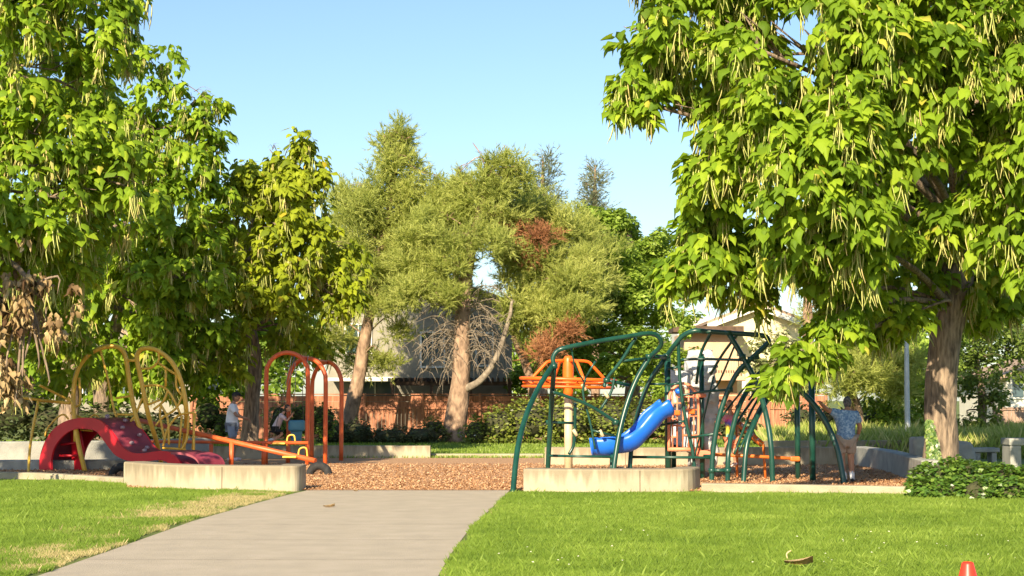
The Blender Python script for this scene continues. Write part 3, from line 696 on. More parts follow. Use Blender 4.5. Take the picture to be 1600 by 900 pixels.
tag(bm_obj('bare_branches', bm, M['deadtwig'], p2), 'tangle of bare grey twigs')
t3 = gtrunk(842, 63, [(838, 640), (825, 580), (805, 520), (815, 460), (835, 400), (850, 340)], (.24, .2, .17, .15, .12, .09, .04))
L3 = [(848, 330, 62, 26, 16), (880, 345, 62, 30, 18), (815, 340, 62, 24, 18), (845, 365, 62, 40, 14), (900, 372, 62, 30, 20), (870, 400, 61, 45, 20), (915, 410, 61, 28, 22), (830, 415, 61, 35, 18), (880, 440, 60, 48, 20), (925, 440, 60, 22, 16),
      (840, 470, 60, 36, 18), (885, 478, 60, 42, 18), (855, 502, 60, 40, 14), (800, 455, 61, 20, 16), (810, 500, 60, 22, 16), (900, 500, 60, 20, 10), (860, 360, 63.5, 60, 30), (850, 420, 63.5, 60, 40), (880, 470, 62, 50, 30), (800, 400, 62, 20, 30), (820, 520, 61, 24, 20), (930, 385, 63, 36, 30), (945, 430, 62, 26, 30), (820, 320, 63.5, 30, 24), (900, 350, 64, 30, 18), (830, 470, 62, 40, 30), (910, 470, 61, 36, 22)]
ex = [('rust_foliage', lobes_px([(815, 372, 60.5, 26, 8), (850, 376, 60.5, 20, 9), (838, 405, 60.5, 10, 5), (858, 541, 59, 30, 16), (885, 530, 59, 14, 8)]), M['rust'], 'browned rust-coloured needles')]
pine('wide spreading pine with rust-brown patches behind the orange spinner', t3, lobes_px(L3), M['pine'], 73, extra=ex, group='pines behind the playground')
def spruce(label, px, topy, basey, wpx, Y, seed):
    L = []; n = 9
    for i in range(n):
        f = (i+.4)/n; y = topy+(basey-topy)*f; L.append((px+math.sin(i*2.1)*wpx*.12, y, Y, wpx*(.12+.95*f**.8), (basey-topy)/n*.8))
    tr = gtrunk(px, Y, [(px, 600), (px, (topy+basey)/2), (px, topy-2)], (.3, .25, .14, .03))
    pine(label, tr, lobes_px(L), M['spruce'], seed, dens=34, nlen=.36, sub=0, name='spruce_tree', group='dark conifers beyond the fence', k=12)
spruce('dark pointed conifer peeping over the pines, left of its thinner twin', 848, 250, 400, 34, 88, 81)
spruce('thin pointed conifer farther right, standing clear against the sky', 930, 260, 420, 33, 92, 82)
spruce('small pale conifer top between the two tallest pines', 713, 275, 400, 18, 90, 83)

def leafy(label, px, Y, lobes, mat, seed, dens=60, leaf=.14, name='leafy_tree', cat='tree', trunkh=None, group=None, gap=.3):
    r = np.random.default_rng(seed); rr = random.Random(seed)
    g = Vector((W(px, 600, Y).x, Y, 0)); top = max(l[0][2] for l in lobes)
    root = thing(name, g, label, cat, group)
    bm = bmesh.new(); q = [g, g+Vector((.1, 0, top*.35)), g+Vector((-.1, 0, top*.7)), g+Vector((0, 0, top*.95))]; rad = [.035*top+.03, .03*top+.02, .02*top, .01*top]
    add_tube(bm, q, rad, 8, 4, rough=.2); tp = catmull(q, 4)
    limb_set(bm, [(p, rad[0]*.6) for p in tp[3:]], lobes, 1.0, rr)
    bm_obj('trunk', bm, M['bark'], root, True)
    leaf_lobes('crown', lobes, mat, root, r, dens, leaf, gap=gap)
    return root
def leaf_lobes(name, lobes, mat, root, r, dens, leaf, rough=.28, gap=.3, sub=True):
    P, O = [], []
    if sub: lobes = sublobes(lobes, r, 7, .85, .5, .85)
    for c, R in lobes:
        a = (R[0]*R[1]+R[0]*R[2]+R[1]*R[2])/3*4*math.pi; n = int(a*dens*(.65 if sub else 1))
        d = rand_dirs(n, r); f = .55+.5*r.random(n)**.6
        P.append(c+d*R*f[:, None]); O.append(d)
    P = np.concatenate(P); O = np.concatenate(O)
    P = ruffle(P, r, rough, .8); P = ruffle(P, r, rough*.45, .3)
    g = vnoise(P[:, 0]+P[:, 1]*.6, P[:, 2]*1.5, .45, 66); kp = (g+.4*r.random(len(P))) > gap; P, O = P[kp], O[kp]
    n = len(P); a = r.random(n)*6.283
    D = O*.6 + np.stack([np.cos(a), np.sin(a), -.2-.5*r.random(n)], 1); U = O + np.array([0, 0, .7]) + .5*r.normal(size=(n, 3))
    t = np.clip(.5*vnoise(P[:, 0], P[:, 2], .6, 67)+.6*r.random(n)-.05, 0, 1)
    return leaves(name, P, D, U, leaf*(.6+.8*r.random(n)), DIAM_V, DIAM_F, mat, root, t)
LG = [(925, 345, 66.5, 34, 24), (975, 365, 66.5, 38, 26), (1005, 400, 66.5, 40, 30), (955, 345, 66, 40, 18), (925, 360, 66, 30, 18), (1000, 385, 66, 40, 24), (960, 390, 65, 48, 28), (1025, 410, 66, 30, 22), (930, 420, 65, 40, 26), (990, 430, 64.5, 52, 28), (1040, 450, 65, 35, 28), (945, 470, 64, 48, 26), (1000, 480, 64, 48, 28),
      (1050, 500, 64, 32, 26), (910, 505, 64, 42, 24), (965, 525, 63.5, 52, 26), (1020, 545, 63.5, 42, 24), (900, 555, 63.5, 48, 24), (960, 575, 63.5, 55, 24), (1030, 590, 63.5, 40, 24), (870, 590, 63.5, 36, 20), (1075, 560, 64, 24, 26), (835, 585, 70, 34, 22), (870, 560, 68, 34, 24), (815, 600, 70, 26, 14)]
leafy('rounded bright green leafy tree right of the pines, behind the blue slide', 985, 66, lobes_px(LG), M['green'], 91, dens=200, leaf=.17, gap=.2)
# right side background
t4 = gtrunk(1338, 58, [(1336, 640), (1328, 610), (1350, 570), (1340, 530)], (.3, .26, .2, .14, .05))
L4 = [(1310, 560, 57, 36, 22), (1350, 540, 57, 42, 22), (1395, 550, 57, 34, 24), (1330, 590, 56.5, 45, 20), (1385, 590, 56.5, 40, 18), (1420, 575, 57, 26, 22), (1300, 605, 57, 22, 16), (1365, 520, 58, 30, 18), (1320, 520, 58, 28, 16), (1410, 615, 57, 28, 12), (1290, 575, 58, 24, 20)]
pine('low bushy yellow-green pine behind the man, with a bent bare trunk', t4, lobes_px(L4), M['pine'], 74, dens=34, group='pines behind the playground')
t5 = gtrunk(1262, 80, [(1262, 600), (1262, 500), (1260, 430), (1260, 380)], (.35, .3, .24, .16, .05))
L5 = [(1235, 405, 80, 40, 18), (1275, 395, 80, 45, 24), (1225, 432, 80, 26, 14), (1270, 440, 80, 40, 20), (1300, 470, 80, 40, 26), (1285, 505, 80, 34, 22), (1320, 420, 80, 45, 30), (1350, 480, 80, 45, 30), (1280, 350, 80, 50, 30)]
pine('tall distant pine seen under the big catalpa, beside the yellow gable', t5, lobes_px(L5), M['pine'], 75, dens=14, nlen=.32, group='pines behind the playground')
leafy('dense dark leafy tree behind the grey lamp post', 1400, 60, lobes_px([(1390, 620, 59, 38, 24), (1430, 600, 59, 34, 30), (1370, 650, 59, 30, 22), (1415, 655, 59, 40, 22), (1450, 640, 60, 24, 34), (1430, 560, 60, 26, 24)]), M['green'], 92, dens=90, leaf=.17)
leafy('leafy tree right of the big trunk, in front of the white house', 1530, 60, lobes_px([(1520, 520, 59, 28, 30), (1545, 560, 59, 36, 34), (1515, 600, 59, 32, 30), (1550, 630, 59, 34, 28), (1520, 660, 58.5, 30, 20), (1580, 530, 60, 34, 30), (1500, 560, 60, 24, 30), (1550, 500, 62, 40, 24), (1590, 560, 61, 26, 34), (1600, 520, 61, 30, 30)]), M['hedge'], 93, dens=80, leaf=.17)
leafy('loose yellow-green tree at the right edge behind the catalpa', 1620, 70, lobes_px([(1600, 500, 69, 40, 34), (1560, 470, 70, 40, 24), (1640, 560, 69, 40, 40), (1620, 440, 70, 50, 40)]), M['green'], 94, dens=60, leaf=.2)
leafy('small rounded shrub tree in front of the yellow gable house', 1215, 74, lobes_px([(1185, 545, 73, 22, 22), (1215, 535, 73, 26, 26), (1240, 560, 73, 28, 26), (1200, 580, 73, 34, 20), (1180, 575, 73, 20, 18), (1250, 600, 72, 30, 20)]), M['pine_dark'], 95, dens=60, leaf=.2)
# distant tree belt behind the houses and beyond the frame edges
belt = [(-120, 110, 0), (60, 105, 1), (250, 112, 2), (450, 104, 3), (650, 118, 4), (850, 100, 10), (1010, 116, 5), (1330, 112, 6), (1480, 106, 7), (1650, 110, 8), (1800, 104, 9)]
for i, (px, Y, s) in enumerate(belt):
    rr = random.Random(s+300); L = []
    for j in range(6):
        L.append((px+rr.uniform(-80, 80), rr.uniform(520, 600), Y+rr.uniform(-3, 3), rr.uniform(45, 70), rr.uniform(28, 45)))
    names = ['leftmost', 'second from the left', 'third from the left', 'fourth from the left', 'fifth from the left', 'sixth from the left', 'seventh from the left', 'eighth from the left', 'ninth from the left', 'tenth from the left', 'rightmost']
    leafy('distant dark tree in the belt beyond the fence, ' + names[i] + ' of eleven', px, Y, lobes_px(L), M['green'], 300+i, dens=14, leaf=.42, group='far trees beyond the fence')

# ------------------------------------------------------------ hedges and shrubs
def hedge(label, name, boxes, mat, seed, dens=220, leaf=.09, cat='hedge', core=True, rough=.14, loc=None):
    r = np.random.default_rng(seed)
    L = lobes_px(boxes)
    g = Vector((float(np.mean([l[0][0] for l in L])), float(np.mean([l[0][1] for l in L])), 0)) if loc is None else loc
    root = thing(name, g, label, cat)
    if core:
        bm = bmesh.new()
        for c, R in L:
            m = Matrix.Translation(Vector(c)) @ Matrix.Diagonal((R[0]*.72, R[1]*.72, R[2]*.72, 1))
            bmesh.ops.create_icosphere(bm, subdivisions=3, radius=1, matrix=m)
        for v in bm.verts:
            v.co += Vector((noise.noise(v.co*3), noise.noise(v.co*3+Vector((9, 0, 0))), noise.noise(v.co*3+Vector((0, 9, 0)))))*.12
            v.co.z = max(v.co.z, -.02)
        bm_obj('light_block_core', bm, M['core'], root)  # solid dark core, added to block light behind the leaf shell
    P, O = [], []
    for c, R in L:
        a = (R[0]*R[1]+R[0]*R[2]+R[1]*R[2])/3*4*math.pi; n = int(a*dens)
        d = rand_dirs(n, r); P.append(c+d*R*(.82+.24*r.random(n))[:, None]); O.append(d)
    P = np.concatenate(P); O = np.concatenate(O); P = ruffle(P, r, rough, .3)
    k = P[:, 2] > .01; P, O = P[k], O[k]; n = len(P); a = r.random(n)*6.283
    D = O*.5+np.stack([np.cos(a), np.sin(a), .3-.7*r.random(n)], 1); U = O+np.array([0, 0, .6])+.5*r.normal(size=(n, 3))
    t = np.clip(.45*vnoise(P[:, 0], P[:, 2], .3, 67)+.7*r.random(n)-.08, 0, 1)
    leaves('foliage', P, D, U, leaf*(.6+.8*r.random(n)), DIAM_V, DIAM_F, mat, root, t)
    return root
M['core'] = noisy('light_block_core_mat', (.03, .035, .012), (.07, .07, .03), 6, .95)
hedge('bright green clipped hedge dotted with white blossom, right of the thick pine trunk', 'hedge', [(745, 675, 58, 24, 22), (780, 665, 58, 34, 30), (830, 658, 58, 42, 36), (890, 656, 58, 48, 38), (950, 658, 58, 46, 36), (1010, 660, 58, 46, 34), (1060, 662, 58, 30, 32)], M['flowerhedge'], 101, dens=130, leaf=.13)
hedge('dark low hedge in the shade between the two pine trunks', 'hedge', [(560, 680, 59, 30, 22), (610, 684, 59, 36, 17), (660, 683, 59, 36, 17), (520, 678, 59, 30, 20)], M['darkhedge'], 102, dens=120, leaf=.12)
hedge('small white-flowering bush against the red fence beside the pine trunk', 'shrub', [(680, 665, 60, 16, 12), (692, 676, 59.6, 12, 10)], M['flowerhedge'], 103, dens=160, leaf=.1, cat='shrub')
hedge('round yellow-green shrub behind the woman', 'shrub', [(325, 650, 54, 22, 28), (350, 665, 54, 22, 24)], M['hedge'], 104, dens=120, leaf=.13, cat='shrub')
hedge('yellow-green shrub seen through the arches of the swing set', 'shrub', [(440, 660, 56, 24, 28), (475, 655, 56, 22, 28), (505, 655, 56, 24, 24)], M['hedge'], 109, dens=120, leaf=.13, cat='shrub')
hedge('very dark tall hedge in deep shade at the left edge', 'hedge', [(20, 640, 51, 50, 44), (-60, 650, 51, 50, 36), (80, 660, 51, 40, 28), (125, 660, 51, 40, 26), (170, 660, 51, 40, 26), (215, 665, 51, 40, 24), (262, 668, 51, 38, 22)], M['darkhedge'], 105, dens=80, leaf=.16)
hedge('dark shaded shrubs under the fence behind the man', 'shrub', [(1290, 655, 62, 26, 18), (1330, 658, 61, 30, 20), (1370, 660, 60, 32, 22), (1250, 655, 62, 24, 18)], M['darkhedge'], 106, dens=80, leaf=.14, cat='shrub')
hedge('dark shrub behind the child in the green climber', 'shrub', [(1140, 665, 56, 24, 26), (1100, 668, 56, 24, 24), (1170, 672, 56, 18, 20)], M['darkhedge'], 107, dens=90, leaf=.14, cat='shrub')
hedge('low glossy ivy hedge at the foot of the big trunk', 'hedge', [(1442, 766, 26.7, 26, 20), (1462, 752, 27.3, 34, 28), (1480, 768, 26.6, 32, 20), (1520, 756, 27.3, 36, 26), (1530, 768, 26.4, 34, 20), (1570, 756, 27.3, 36, 28), (1580, 768, 26.5, 36, 20), (1630, 758, 26.9, 44, 32), (1500, 742, 28.2, 34, 22), (1560, 746, 28.2, 34, 20)], M['ivy'], 108, dens=900, leaf=.085, rough=.08)
# climbing ivy on trunk
r = np.random.default_rng(4); n = 1300
py = 655+95*r.random(n); px = 1451+((py-655)/95)*16*r.random(n)-4+20*r.random(n)*(.4+(py-655)/150)
P = np.array([W(a, b, TR-.36-.1*r.random()+.0*a) for a, b in zip(px, py)]); a = r.random(n)*6.283
D = np.stack([np.cos(a)*.7, -.3+0*a, -.6-.4*r.random(n)], 1); U = np.stack([.3*r.normal(size=n)-.2, -1+0*a, .4*r.random(n)], 1)
ivyt = thing('ivy', (W(1455, 740, TR).x, TR-.4, 0), 'bright green ivy climbing the left side of the big trunk', 'ivy')
leaves('foliage', P, D, U, .075*(.6+.8*r.random(n)), DIAM_V, DIAM_F, M['ivy'], ivyt, r.random(n))

# ------------------------------------------------------------ fences
def fence(label, x0, x1, Y, ztop, mat, bays, seed, split=True):
    root = thing('wooden_fence', ((x0+x1)/2, Y, 0), label, 'fence'); rr = random.Random(seed); bw = (x1-x0)/bays
    for i in range(bays+1):
        box('post', (x0+i*bw, Y-.06, ztop/2+.03), (.11, .11, ztop+.08), mat, root, .008)
    for i in range(bays):
        bm = bmesh.new(); xa = x0+i*bw+.06; xb = xa+bw-.12; nb = int((xb-xa)/.15); z1 = ztop*.70 if split else ztop
        for j in range(nb):
            xw = (xb-xa)/nb
            add_box(bm, (xa+(j+.5)*xw, Y+rr.uniform(-.008, .008), z1/2), (xw-.012, .025, z1-rr.uniform(0, .02)))
        if split:
            for j in range(2):
                hgt = (ztop-z1-.06)/2; add_box(bm, ((xa+xb)/2, Y+.01*j, z1+.03+hgt*(j+.5)), (xb-xa, .025, hgt-.012))
        bm_obj('board_panel', bm, mat, root)
        bm = bmesh.new(); add_box(bm, ((xa+xb)/2, Y-.045, z1), (xb-xa, .05, .09)); add_box(bm, ((xa+xb)/2, Y-.03, ztop+.03), (xb-xa, .12, .04)); bm_obj('rail', bm, mat, root)
fence('long red-brown timber fence behind the hedges and pine trunks', W(300, 600, 66).x, W(1290, 600, 66).x, 66, 1.72, M['fence'], 11, 1)
fence('greyish board fence at the right edge beyond the catalpa trunk', W(1552, 600, 63).x, W(1700, 600, 63).x, 63, 1.2, M['fence_grey'], 2, 2, False)

# ------------------------------------------------------------ houses
def gable_roof(bm, x0, x1, y0, y1, zb, zr, over=.5, th=.16):
    xm = (x0+x1)/2; s = (zr-zb)/((x1-x0)/2)
    for sx in (-1, 1):
        xe = x0-over if sx < 0 else x1+over; ze = zb-over*s
        vs = [(xm, y0-over, zr), (xe, y0-over, ze), (xe, y1+over, ze), (xm, y1+over, zr)]
        a = [bm.verts.new(v) for v in vs]; b = [bm.verts.new((v[0], v[1], v[2]+th)) for v in vs]
        bm.faces.new(a); bm.faces.new(b[::-1])
        for i in range(4): bm.faces.new((a[i], b[i], b[(i+1) % 4], a[(i+1) % 4]))
    bmesh.ops.recalc_face_normals(bm, faces=bm.faces[:])
def gable_wall(name, x0, x1, y0, y1, zt, zr, mat, root):
    bm = bmesh.new(); xm = (x0+x1)/2
    f = [(x0, 0), (x1, 0), (x1, zt), (xm, zr), (x0, zt)]
    a = [bm.verts.new((x, y0, z)) for x, z in f]; b = [bm.verts.new((x, y1, z)) for x, z in f]
    bm.faces.new(a); bm.faces.new(b[::-1])
    for i in range(5): bm.faces.new((a[i], b[i], b[(i+1) % 5], a[(i+1) % 5]))
    bmesh.ops.recalc_face_normals(bm, faces=bm.faces[:])
    return bm_obj(name, bm, mat, root)
def window(c, wd, ht, root, Y):
    bm = bmesh.new(); t = .08
    for dx in (-1, 1): add_box(bm, (c.x+dx*(wd/2), Y-.04, c.z), (t, .1, ht+t))
    for dz in (-1, 1): add_box(bm, (c.x, Y-.045, c.z+dz*ht/2), (wd-t, .1, t))
    add_box(bm, (c.x, Y-.04, c.z), (.05, .06, ht-t))
    f = bm_obj('window', bm, M['white'], root)
    g = bmesh.new(); add_box(g, (c.x, Y-.012, c.z), (wd-.04, .02, ht-.04)); bm_obj('pane', g, M['glass'], f)
# middle house
Yh = 71
hA = thing('house', (W(660, 600, Yh).x, Yh+3, 0), 'beige stucco two-storey house partly hidden behind the pines, with a patio cover', 'house')
xa, xb = W(512, 600, Yh).x, W(800, 600, Yh).x; zt = W(0, 478, Yh).z; zr = W(0, 428, Yh).z
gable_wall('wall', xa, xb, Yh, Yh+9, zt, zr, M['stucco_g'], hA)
bm = bmesh.new(); gable_roof(bm, xa, xb, Yh, Yh+9, zt+.05, zr+.06, .6); bm_obj('roof', bm, M['tile'], hA)
window(W(676, 546, Yh), 1.0, 1.5, hA, Yh); window(W(757, 546, Yh), .7, 1.4, hA, Yh); window(W(560, 530, Yh), 1.1, 1.3, hA, Yh); window(W(580, 605, Yh-2), 1.6, .8, hA, Yh)
bx0, bx1 = W(610, 600, Yh-3).x, W(800, 600, Yh-3).x; zl = W(0, 600, Yh-3).z
bm = bmesh.new()
for i in range(22): add_box(bm, (bx0+(bx1-bx0)*(i+.5)/22, Yh-1.7, zl+.18), (.07, 3.2, .16))
bm_obj('patio_cover', bm, M['darkwood'], hA)
bm = bmesh.new(); add_box(bm, ((bx0+bx1)/2, Yh-3.1, zl+.02), (bx1-bx0, .14, .16)); bm_obj('beam', bm, M['darkwood'], hA)
for i in range(4): box('post', (bx0+.1+(bx1-bx0-.2)*i/3, Yh-3.1, zl/2-.04), (.13, .13, zl-.04), M['darkwood'], hA)
box('lean_to_roof', (W(560, 600, Yh-2).x, Yh-1.3, W(0, 593, Yh-2).z), (W(610, 0, Yh).x-W(512, 0, Yh).x-.2, 2.5, .14), M['white'], hA)
# right house with yellow gable
Yr = 86
hB = thing('house', (W(1190, 600, Yr).x, Yr+3, 0), 'pale yellow gable-fronted house with peach wing and balcony, right of the green tree', 'house')
xa, xb = W(1118, 600, Yr).x, W(1252, 600, Yr).x; zt = W(0, 503, Yr).z; zr = W(0, 478, Yr).z
gable_wall('wall', xa, xb, Yr, Yr+10, zt, zr, M['stucco_y'], hB)
bm = bmesh.new(); gable_roof(bm, xa, xb, Yr, Yr+10, zt+.05, zr+.06, .45); bm_obj('roof', bm, M['tile'], hB)
bm = bmesh.new(); xm = (xa+xb)/2
for sx in (-1, 1):
    e = Vector((xa-.45 if sx < 0 else xb+.45, Yr-.5, zt+.05-.45*(zr-zt)/((xb-xa)/2))); a = Vector((xm, Yr-.5, zr+.06))
    d = e-a; q = [a, e, e-Vector((0, 0, .28)), a-Vector((0, 0, .28))]
    v1 = [bm.verts.new(p) for p in q]; v2 = [bm.verts.new(p+Vector((0, .05, 0))) for p in q]
    bm.faces.new(v1); bm.faces.new(v2[::-1])
    for i in range(4): bm.faces.new((v1[i], v2[i], v2[(i+1) % 4], v1[(i+1) % 4]))
bmesh.ops.recalc_face_normals(bm, faces=bm.faces[:]); bm_obj('fascia', bm, M['white'], hB)
x0, x1 = W(1070, 600, Yr-1.5).x, W(1152, 600, Yr-1.5).x; zp = W(0, 520, Yr-1.5).z
box('wing', ((x0+x1)/2, Yr+1.2, zp/2), (x1-x0, 5.2, zp), M['stucco_p'], hB)
box('wing_roof', ((x0+x1)/2-.2, Yr-1.0, zp+.16), (x1-x0+.9, 2.6, .3), M['darkwood'], hB)
b0, b1 = W(1108, 600, Yr-2.6).x, W(1165, 600, Yr-2.6).x; zb = W(0, 588, Yr-2.6).z
bm = bmesh.new(); add_box(bm, ((b0+b1)/2, Yr-2, zb-.1), (b1-b0, 1.5, .2))
add_box(bm, ((b0+b1)/2, Yr-2.7, zb+.95), (b1-b0, .08, .1))
for i in range(15): add_box(bm, (b0+.05+(b1-b0-.1)*i/14, Yr-2.7, zb+.45), (.06, .05, .9))
bm_obj('balcony', bm, M['stucco_p'], hB)
for i in range(2): box('post', (b0+.1+(b1-b0-.2)*i, Yr-2.6, zb/2-.1), (.16, .16, zb-.2), M['white'], hB)
# pale upper storey left of gable
x0, x1 = W(1060, 600, Yr+7).x, W(1130, 600, Yr+7).x
box('rear_wall', ((x0+x1)/2, Yr+9, W(0, 497, Yr+7).z/2), (x1-x0, 3.6, W(0, 497, Yr+7).z), M['white'], hB)
# right-edge house
Yw = 76
hC = thing('house', (W(1640, 600, Yw).x, Yw+3, 0), 'white house with low eaves at the right edge, beyond the board fence', 'house')
xa, xb = W(1572, 600, Yw).x, W(1760, 600, Yw).x
gable_wall('wall', xa, xb, Yw, Yw+8, 2.5, 3.3, M['white'], hC)
bm = bmesh.new(); gable_roof(bm, xa, xb, Yw, Yw+8, 2.55, 3.4, .4); bm_obj('roof', bm, M['tile'], hC); window(W(1600, 605, Yw), 1.2, 1.0, hC, Yw)
# left: pale house glimpsed behind the left trees
Yg = 84
hD = thing('house', (W(160, 600, Yg).x, Yg+3, 0), 'pale house glimpsed behind the yellow climber and left trees', 'house')
xa, xb = W(60, 600, Yg).x, W(300, 600, Yg).x
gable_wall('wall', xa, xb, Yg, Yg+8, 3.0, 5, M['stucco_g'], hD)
bm = bmesh.new(); gable_roof(bm, xa, xb, Yg, Yg+8, 3.05, 5.1, .4); bm_obj('roof', bm, M['tile'], hD); window(W(200, 600, Yg), 1.4, 1.1, hD, Yg); window(W(130, 600, Yg), 1.4, 1.1, hD, Yg)

# ------------------------------------------------------------ lamp post, stones
lp = thing('lamp_post', (W(1418, 650, 50).x, 50, 0), 'slim pale grey lamp post standing left of the big trunk', 'lamp post')
tube('pole', [Vector((W(1418, 650, 50).x, 50, 0)), W(1417, 600, 50), W(1416, 440, 50)], [.085, .075, .055], M['steel'], lp)
tube('lamp_arm', [W(1416, 441, 50), W(1430, 436, 50), W(1450, 436, 50)], .035, M['steel'], lp)
q = W(1455, 437, 50); box('lamp_head', (q.x, q.y, q.z), (.55, .22, .12), M['steel'], lp, .03)

def stone(name, px0, px1, py0, py1, Y, dep, mat, label, cat, lean=0, bev=.06):
    a, b = W(px0, py1, Y), W(px1, py0, Y); zt = b.z
    root = thing(name, ((a.x+b.x)/2, Y, 0), label, cat)
    bm = bmesh.new(); add_box(bm, ((a.x+b.x)/2, Y+dep/2, zt/2), (b.x-a.x, dep, zt), bev, 0, 3)
    bmesh.ops.subdivide_edges(bm, edges=[e for e in bm.edges if e.calc_length() > .15], cuts=4, use_grid_fill=True)
    for v in bm.verts:
        if v.co.z > .02: v.co += Vector((noise.noise(v.co*4), noise.noise(v.co*4+Vector((5, 0, 0))), noise.noise(v.co*4+Vector((0, 5, 0)))))*.035; v.co.x += lean*v.co.z
    bm_obj('block', bm, mat, root, False)
    return root
stone('stone_block', 1428, 1453, 683, 745, 33.5, .5, M['greyconc'], 'upright grey stone slab left of the big trunk, rounded top', 'stone', .03)
stone('stone_block', 1483, 1530, 690, 745, 36, .6, M['greyconc'], 'rounded grey stone block just right of the big trunk', 'stone', -.12, .15)
sb = thing('stone_bench', (W(1550, 700, 38).x, 38, 0), 'low stone bench right of the rounded block', 'bench')
a, b = W(1520, 716, 38), W(1562, 716, 38)
box('seat', ((a.x+b.x)/2, 38.2, .42), (b.x-a.x, .5, .10), M['greyconc'], sb, .02)
for q in (a.x+.12, b.x-.12): box('leg', (q, 38.2, .18), (.12, .4, .37), M['greyconc'], sb, .02)
pb = thing('concrete_bench', (W(1640, 700, 33).x, 33, 0), 'square-cornered grey concrete bench cut off by the right edge', 'bench')
a = W(1577, 685, 33); zt = a.z
box('seat', (a.x+1.0, 33.3, zt-.07), (2.0, .6, .14), M['greyconc'], pb, .02)
for q in (a.x+.13, a.x+1.87): box('leg', (q, 33.3, (zt-.14)/2-.003), (.22, .56, zt-.14), M['greyconc'], pb, .02)

# ------------------------------------------------------------ yellow wing climber
YY = 36.8
def yp(l, dy=0.0): return [(a, b, YY+dy) if len(q) == 2 else (a, b, q[2]) for q in l for a, b in [q[:2]]]
yc = thing('wing_climber', (W(185, 735, YY).x, YY, 0), 'yellow tubular climber shaped like a pair of butterfly wings over the red climber', 'climbing frame')
m = M['yellow_m']; R1, R2 = .052, .026
def yt(pts, r=R2, nm='rung', s=6): return pt(nm, yp(pts), r, m, yc, s)
yt([(133, 737, 36.5), (124, 700, 36.5), (116, 650, 36.7), (115, 610), (122, 577), (140, 553), (165, 542), (185, 543), (196, 557), (202, 595), (210, 640), (219, 672), (226, 700, 37), (232, 733, 37.0)], R1, 'wing_frame')
yt([(252, 725, 37.4), (246, 695, 37.2), (231, 645), (220, 590), (214, 560), (219, 547), (232, 544), (250, 550), (270, 568), (284, 600), (291, 640), (289, 680, 37.3), (282, 728, 37.6)], R1, 'wing_frame')
yt([(197, 563), (217, 563)], .035, 'link_bar')
yt([(157, 548), (168, 590), (178, 640), (183, 652)]); yt([(181, 622), (203, 619)]); yt([(183, 647), (200, 648), (212, 646)]); yt([(222, 622), (213, 645), (203, 660)])
yt([(124, 590), (125, 630), (113, 636)]); yt([(110, 645), (128, 653), (150, 655), (165, 655)]); yt([(128, 655), (127, 672), (145, 673)], R2, s=1)
yt([(222, 576), (238, 574), (248, 562), (247, 552)]); yt([(248, 567), (262, 577), (275, 585)]); yt([(259, 577), (259, 604)]); yt([(225, 603), (245, 602), (260, 608), (272, 625), (282, 648)])
yt([(262, 610), (255, 627), (240, 640)]); yt([(275, 585), (276, 605), (286, 620)]); yt([(286, 615), (275, 638), (255, 652), (243, 665)]); yt([(250, 630), (262, 655), (264, 695)]); yt([(232, 632), (250, 625)])
yt([(255, 697), (262, 670), (278, 650), (298, 645), (305, 647)]); yt([(305, 646), (301, 702)]); yt([(254, 700), (290, 702)], s=1); yt([(258, 690), (250, 650), (252, 632)])
yt([(284, 650), (280, 700)], s=1); yt([(295, 650), (292, 685), (284, 702)])
for l in [[(70, 682), (75, 668), (90, 652), (100, 648), (107, 655)], [(140, 653), (148, 648), (156, 654)]]: yt(l, .02)
yt([(62, 602, 36.2), (98, 620), (112, 628)], R2); yt([(60, 625, 36.2), (90, 628), (110, 630)], .034); yt([(62, 625, 36.2), (20, 620, 36)], .03, s=1); yt([(117, 690, 36.6), (116, 640, 36.6), (107, 620, 36.6)], .03)
yt([(303, 647), (303, 700), (303, 722)], R2, s=1)
# second support legs so that the frames stand
yt([(60, 625, 36.2), (48, 690, 36.0), (44, 742, 35.6)], .03)

# ------------------------------------------------------------ red arch climber
rc = thing('arch_climber', (W(190, 735, 36).x, 36, 0), 'glossy red moulded plastic wave climber with hand knobs under the yellow wings', 'climber')
def YL(px): return 37.0-(px-60)*2.2/262
outer = [(61, 738), (62, 715), (70, 690), (85, 669), (108, 656), (140, 653), (160, 660), (177, 679), (190, 698), (205, 707), (225, 708), (245, 705), (262, 706), (275, 714), (283, 726), (288, 745)]
inner = [(80, 738), (80, 715), (87, 695), (102, 678), (120, 670), (140, 671), (152, 676), (166, 694), (180, 711), (200, 720), (225, 721), (245, 719), (258, 721), (268, 728), (273, 735), (276, 745)]
oc = catmull([W(a, b, YL(a)) for a, b in outer], 5); ic = catmull([W(a, b, YL(a)) for a, b in inner], 5)
for c in (oc, ic):
    for v in c: v.z = max(v.z, 0)
wv = Vector((.62, .80, 0))
def ribbon(name, A, B, th, mat, root, sm=True):
    """solid strip between curves A and B with thickness vector th"""
    bm = bmesh.new(); n = len(A)
    a = [bm.verts.new(v) for v in A]; b = [bm.verts.new(v) for v in B]; a2 = [bm.verts.new(A[i]+(th[i] if isinstance(th, list) else th)) for i in range(n)]; b2 = [bm.verts.new(B[i]+(th[i] if isinstance(th, list) else th)) for i in range(n)]
    for i in range(n-1):
        for p, q in ((a, b), (b, b2), (b2, a2), (a2, a)):
            f = bm.faces.new((p[i], p[i+1], q[i+1], q[i]))
    bm.faces.new((a[0], b[0], b2[0], a2[0])); bm.faces.new((a[-1], a2[-1], b2[-1], b[-1]))
    bmesh.ops.recalc_face_normals(bm, faces=bm.faces[:])
    return bm_obj(name, bm, mat, root)
ribbon('side_panel', oc, ic, wv*.05, M['red'], rc)
ribbon('side_panel', [v+wv*.85 for v in oc], [v+wv*.85 for v in ic], wv*.05, M['red'], rc)
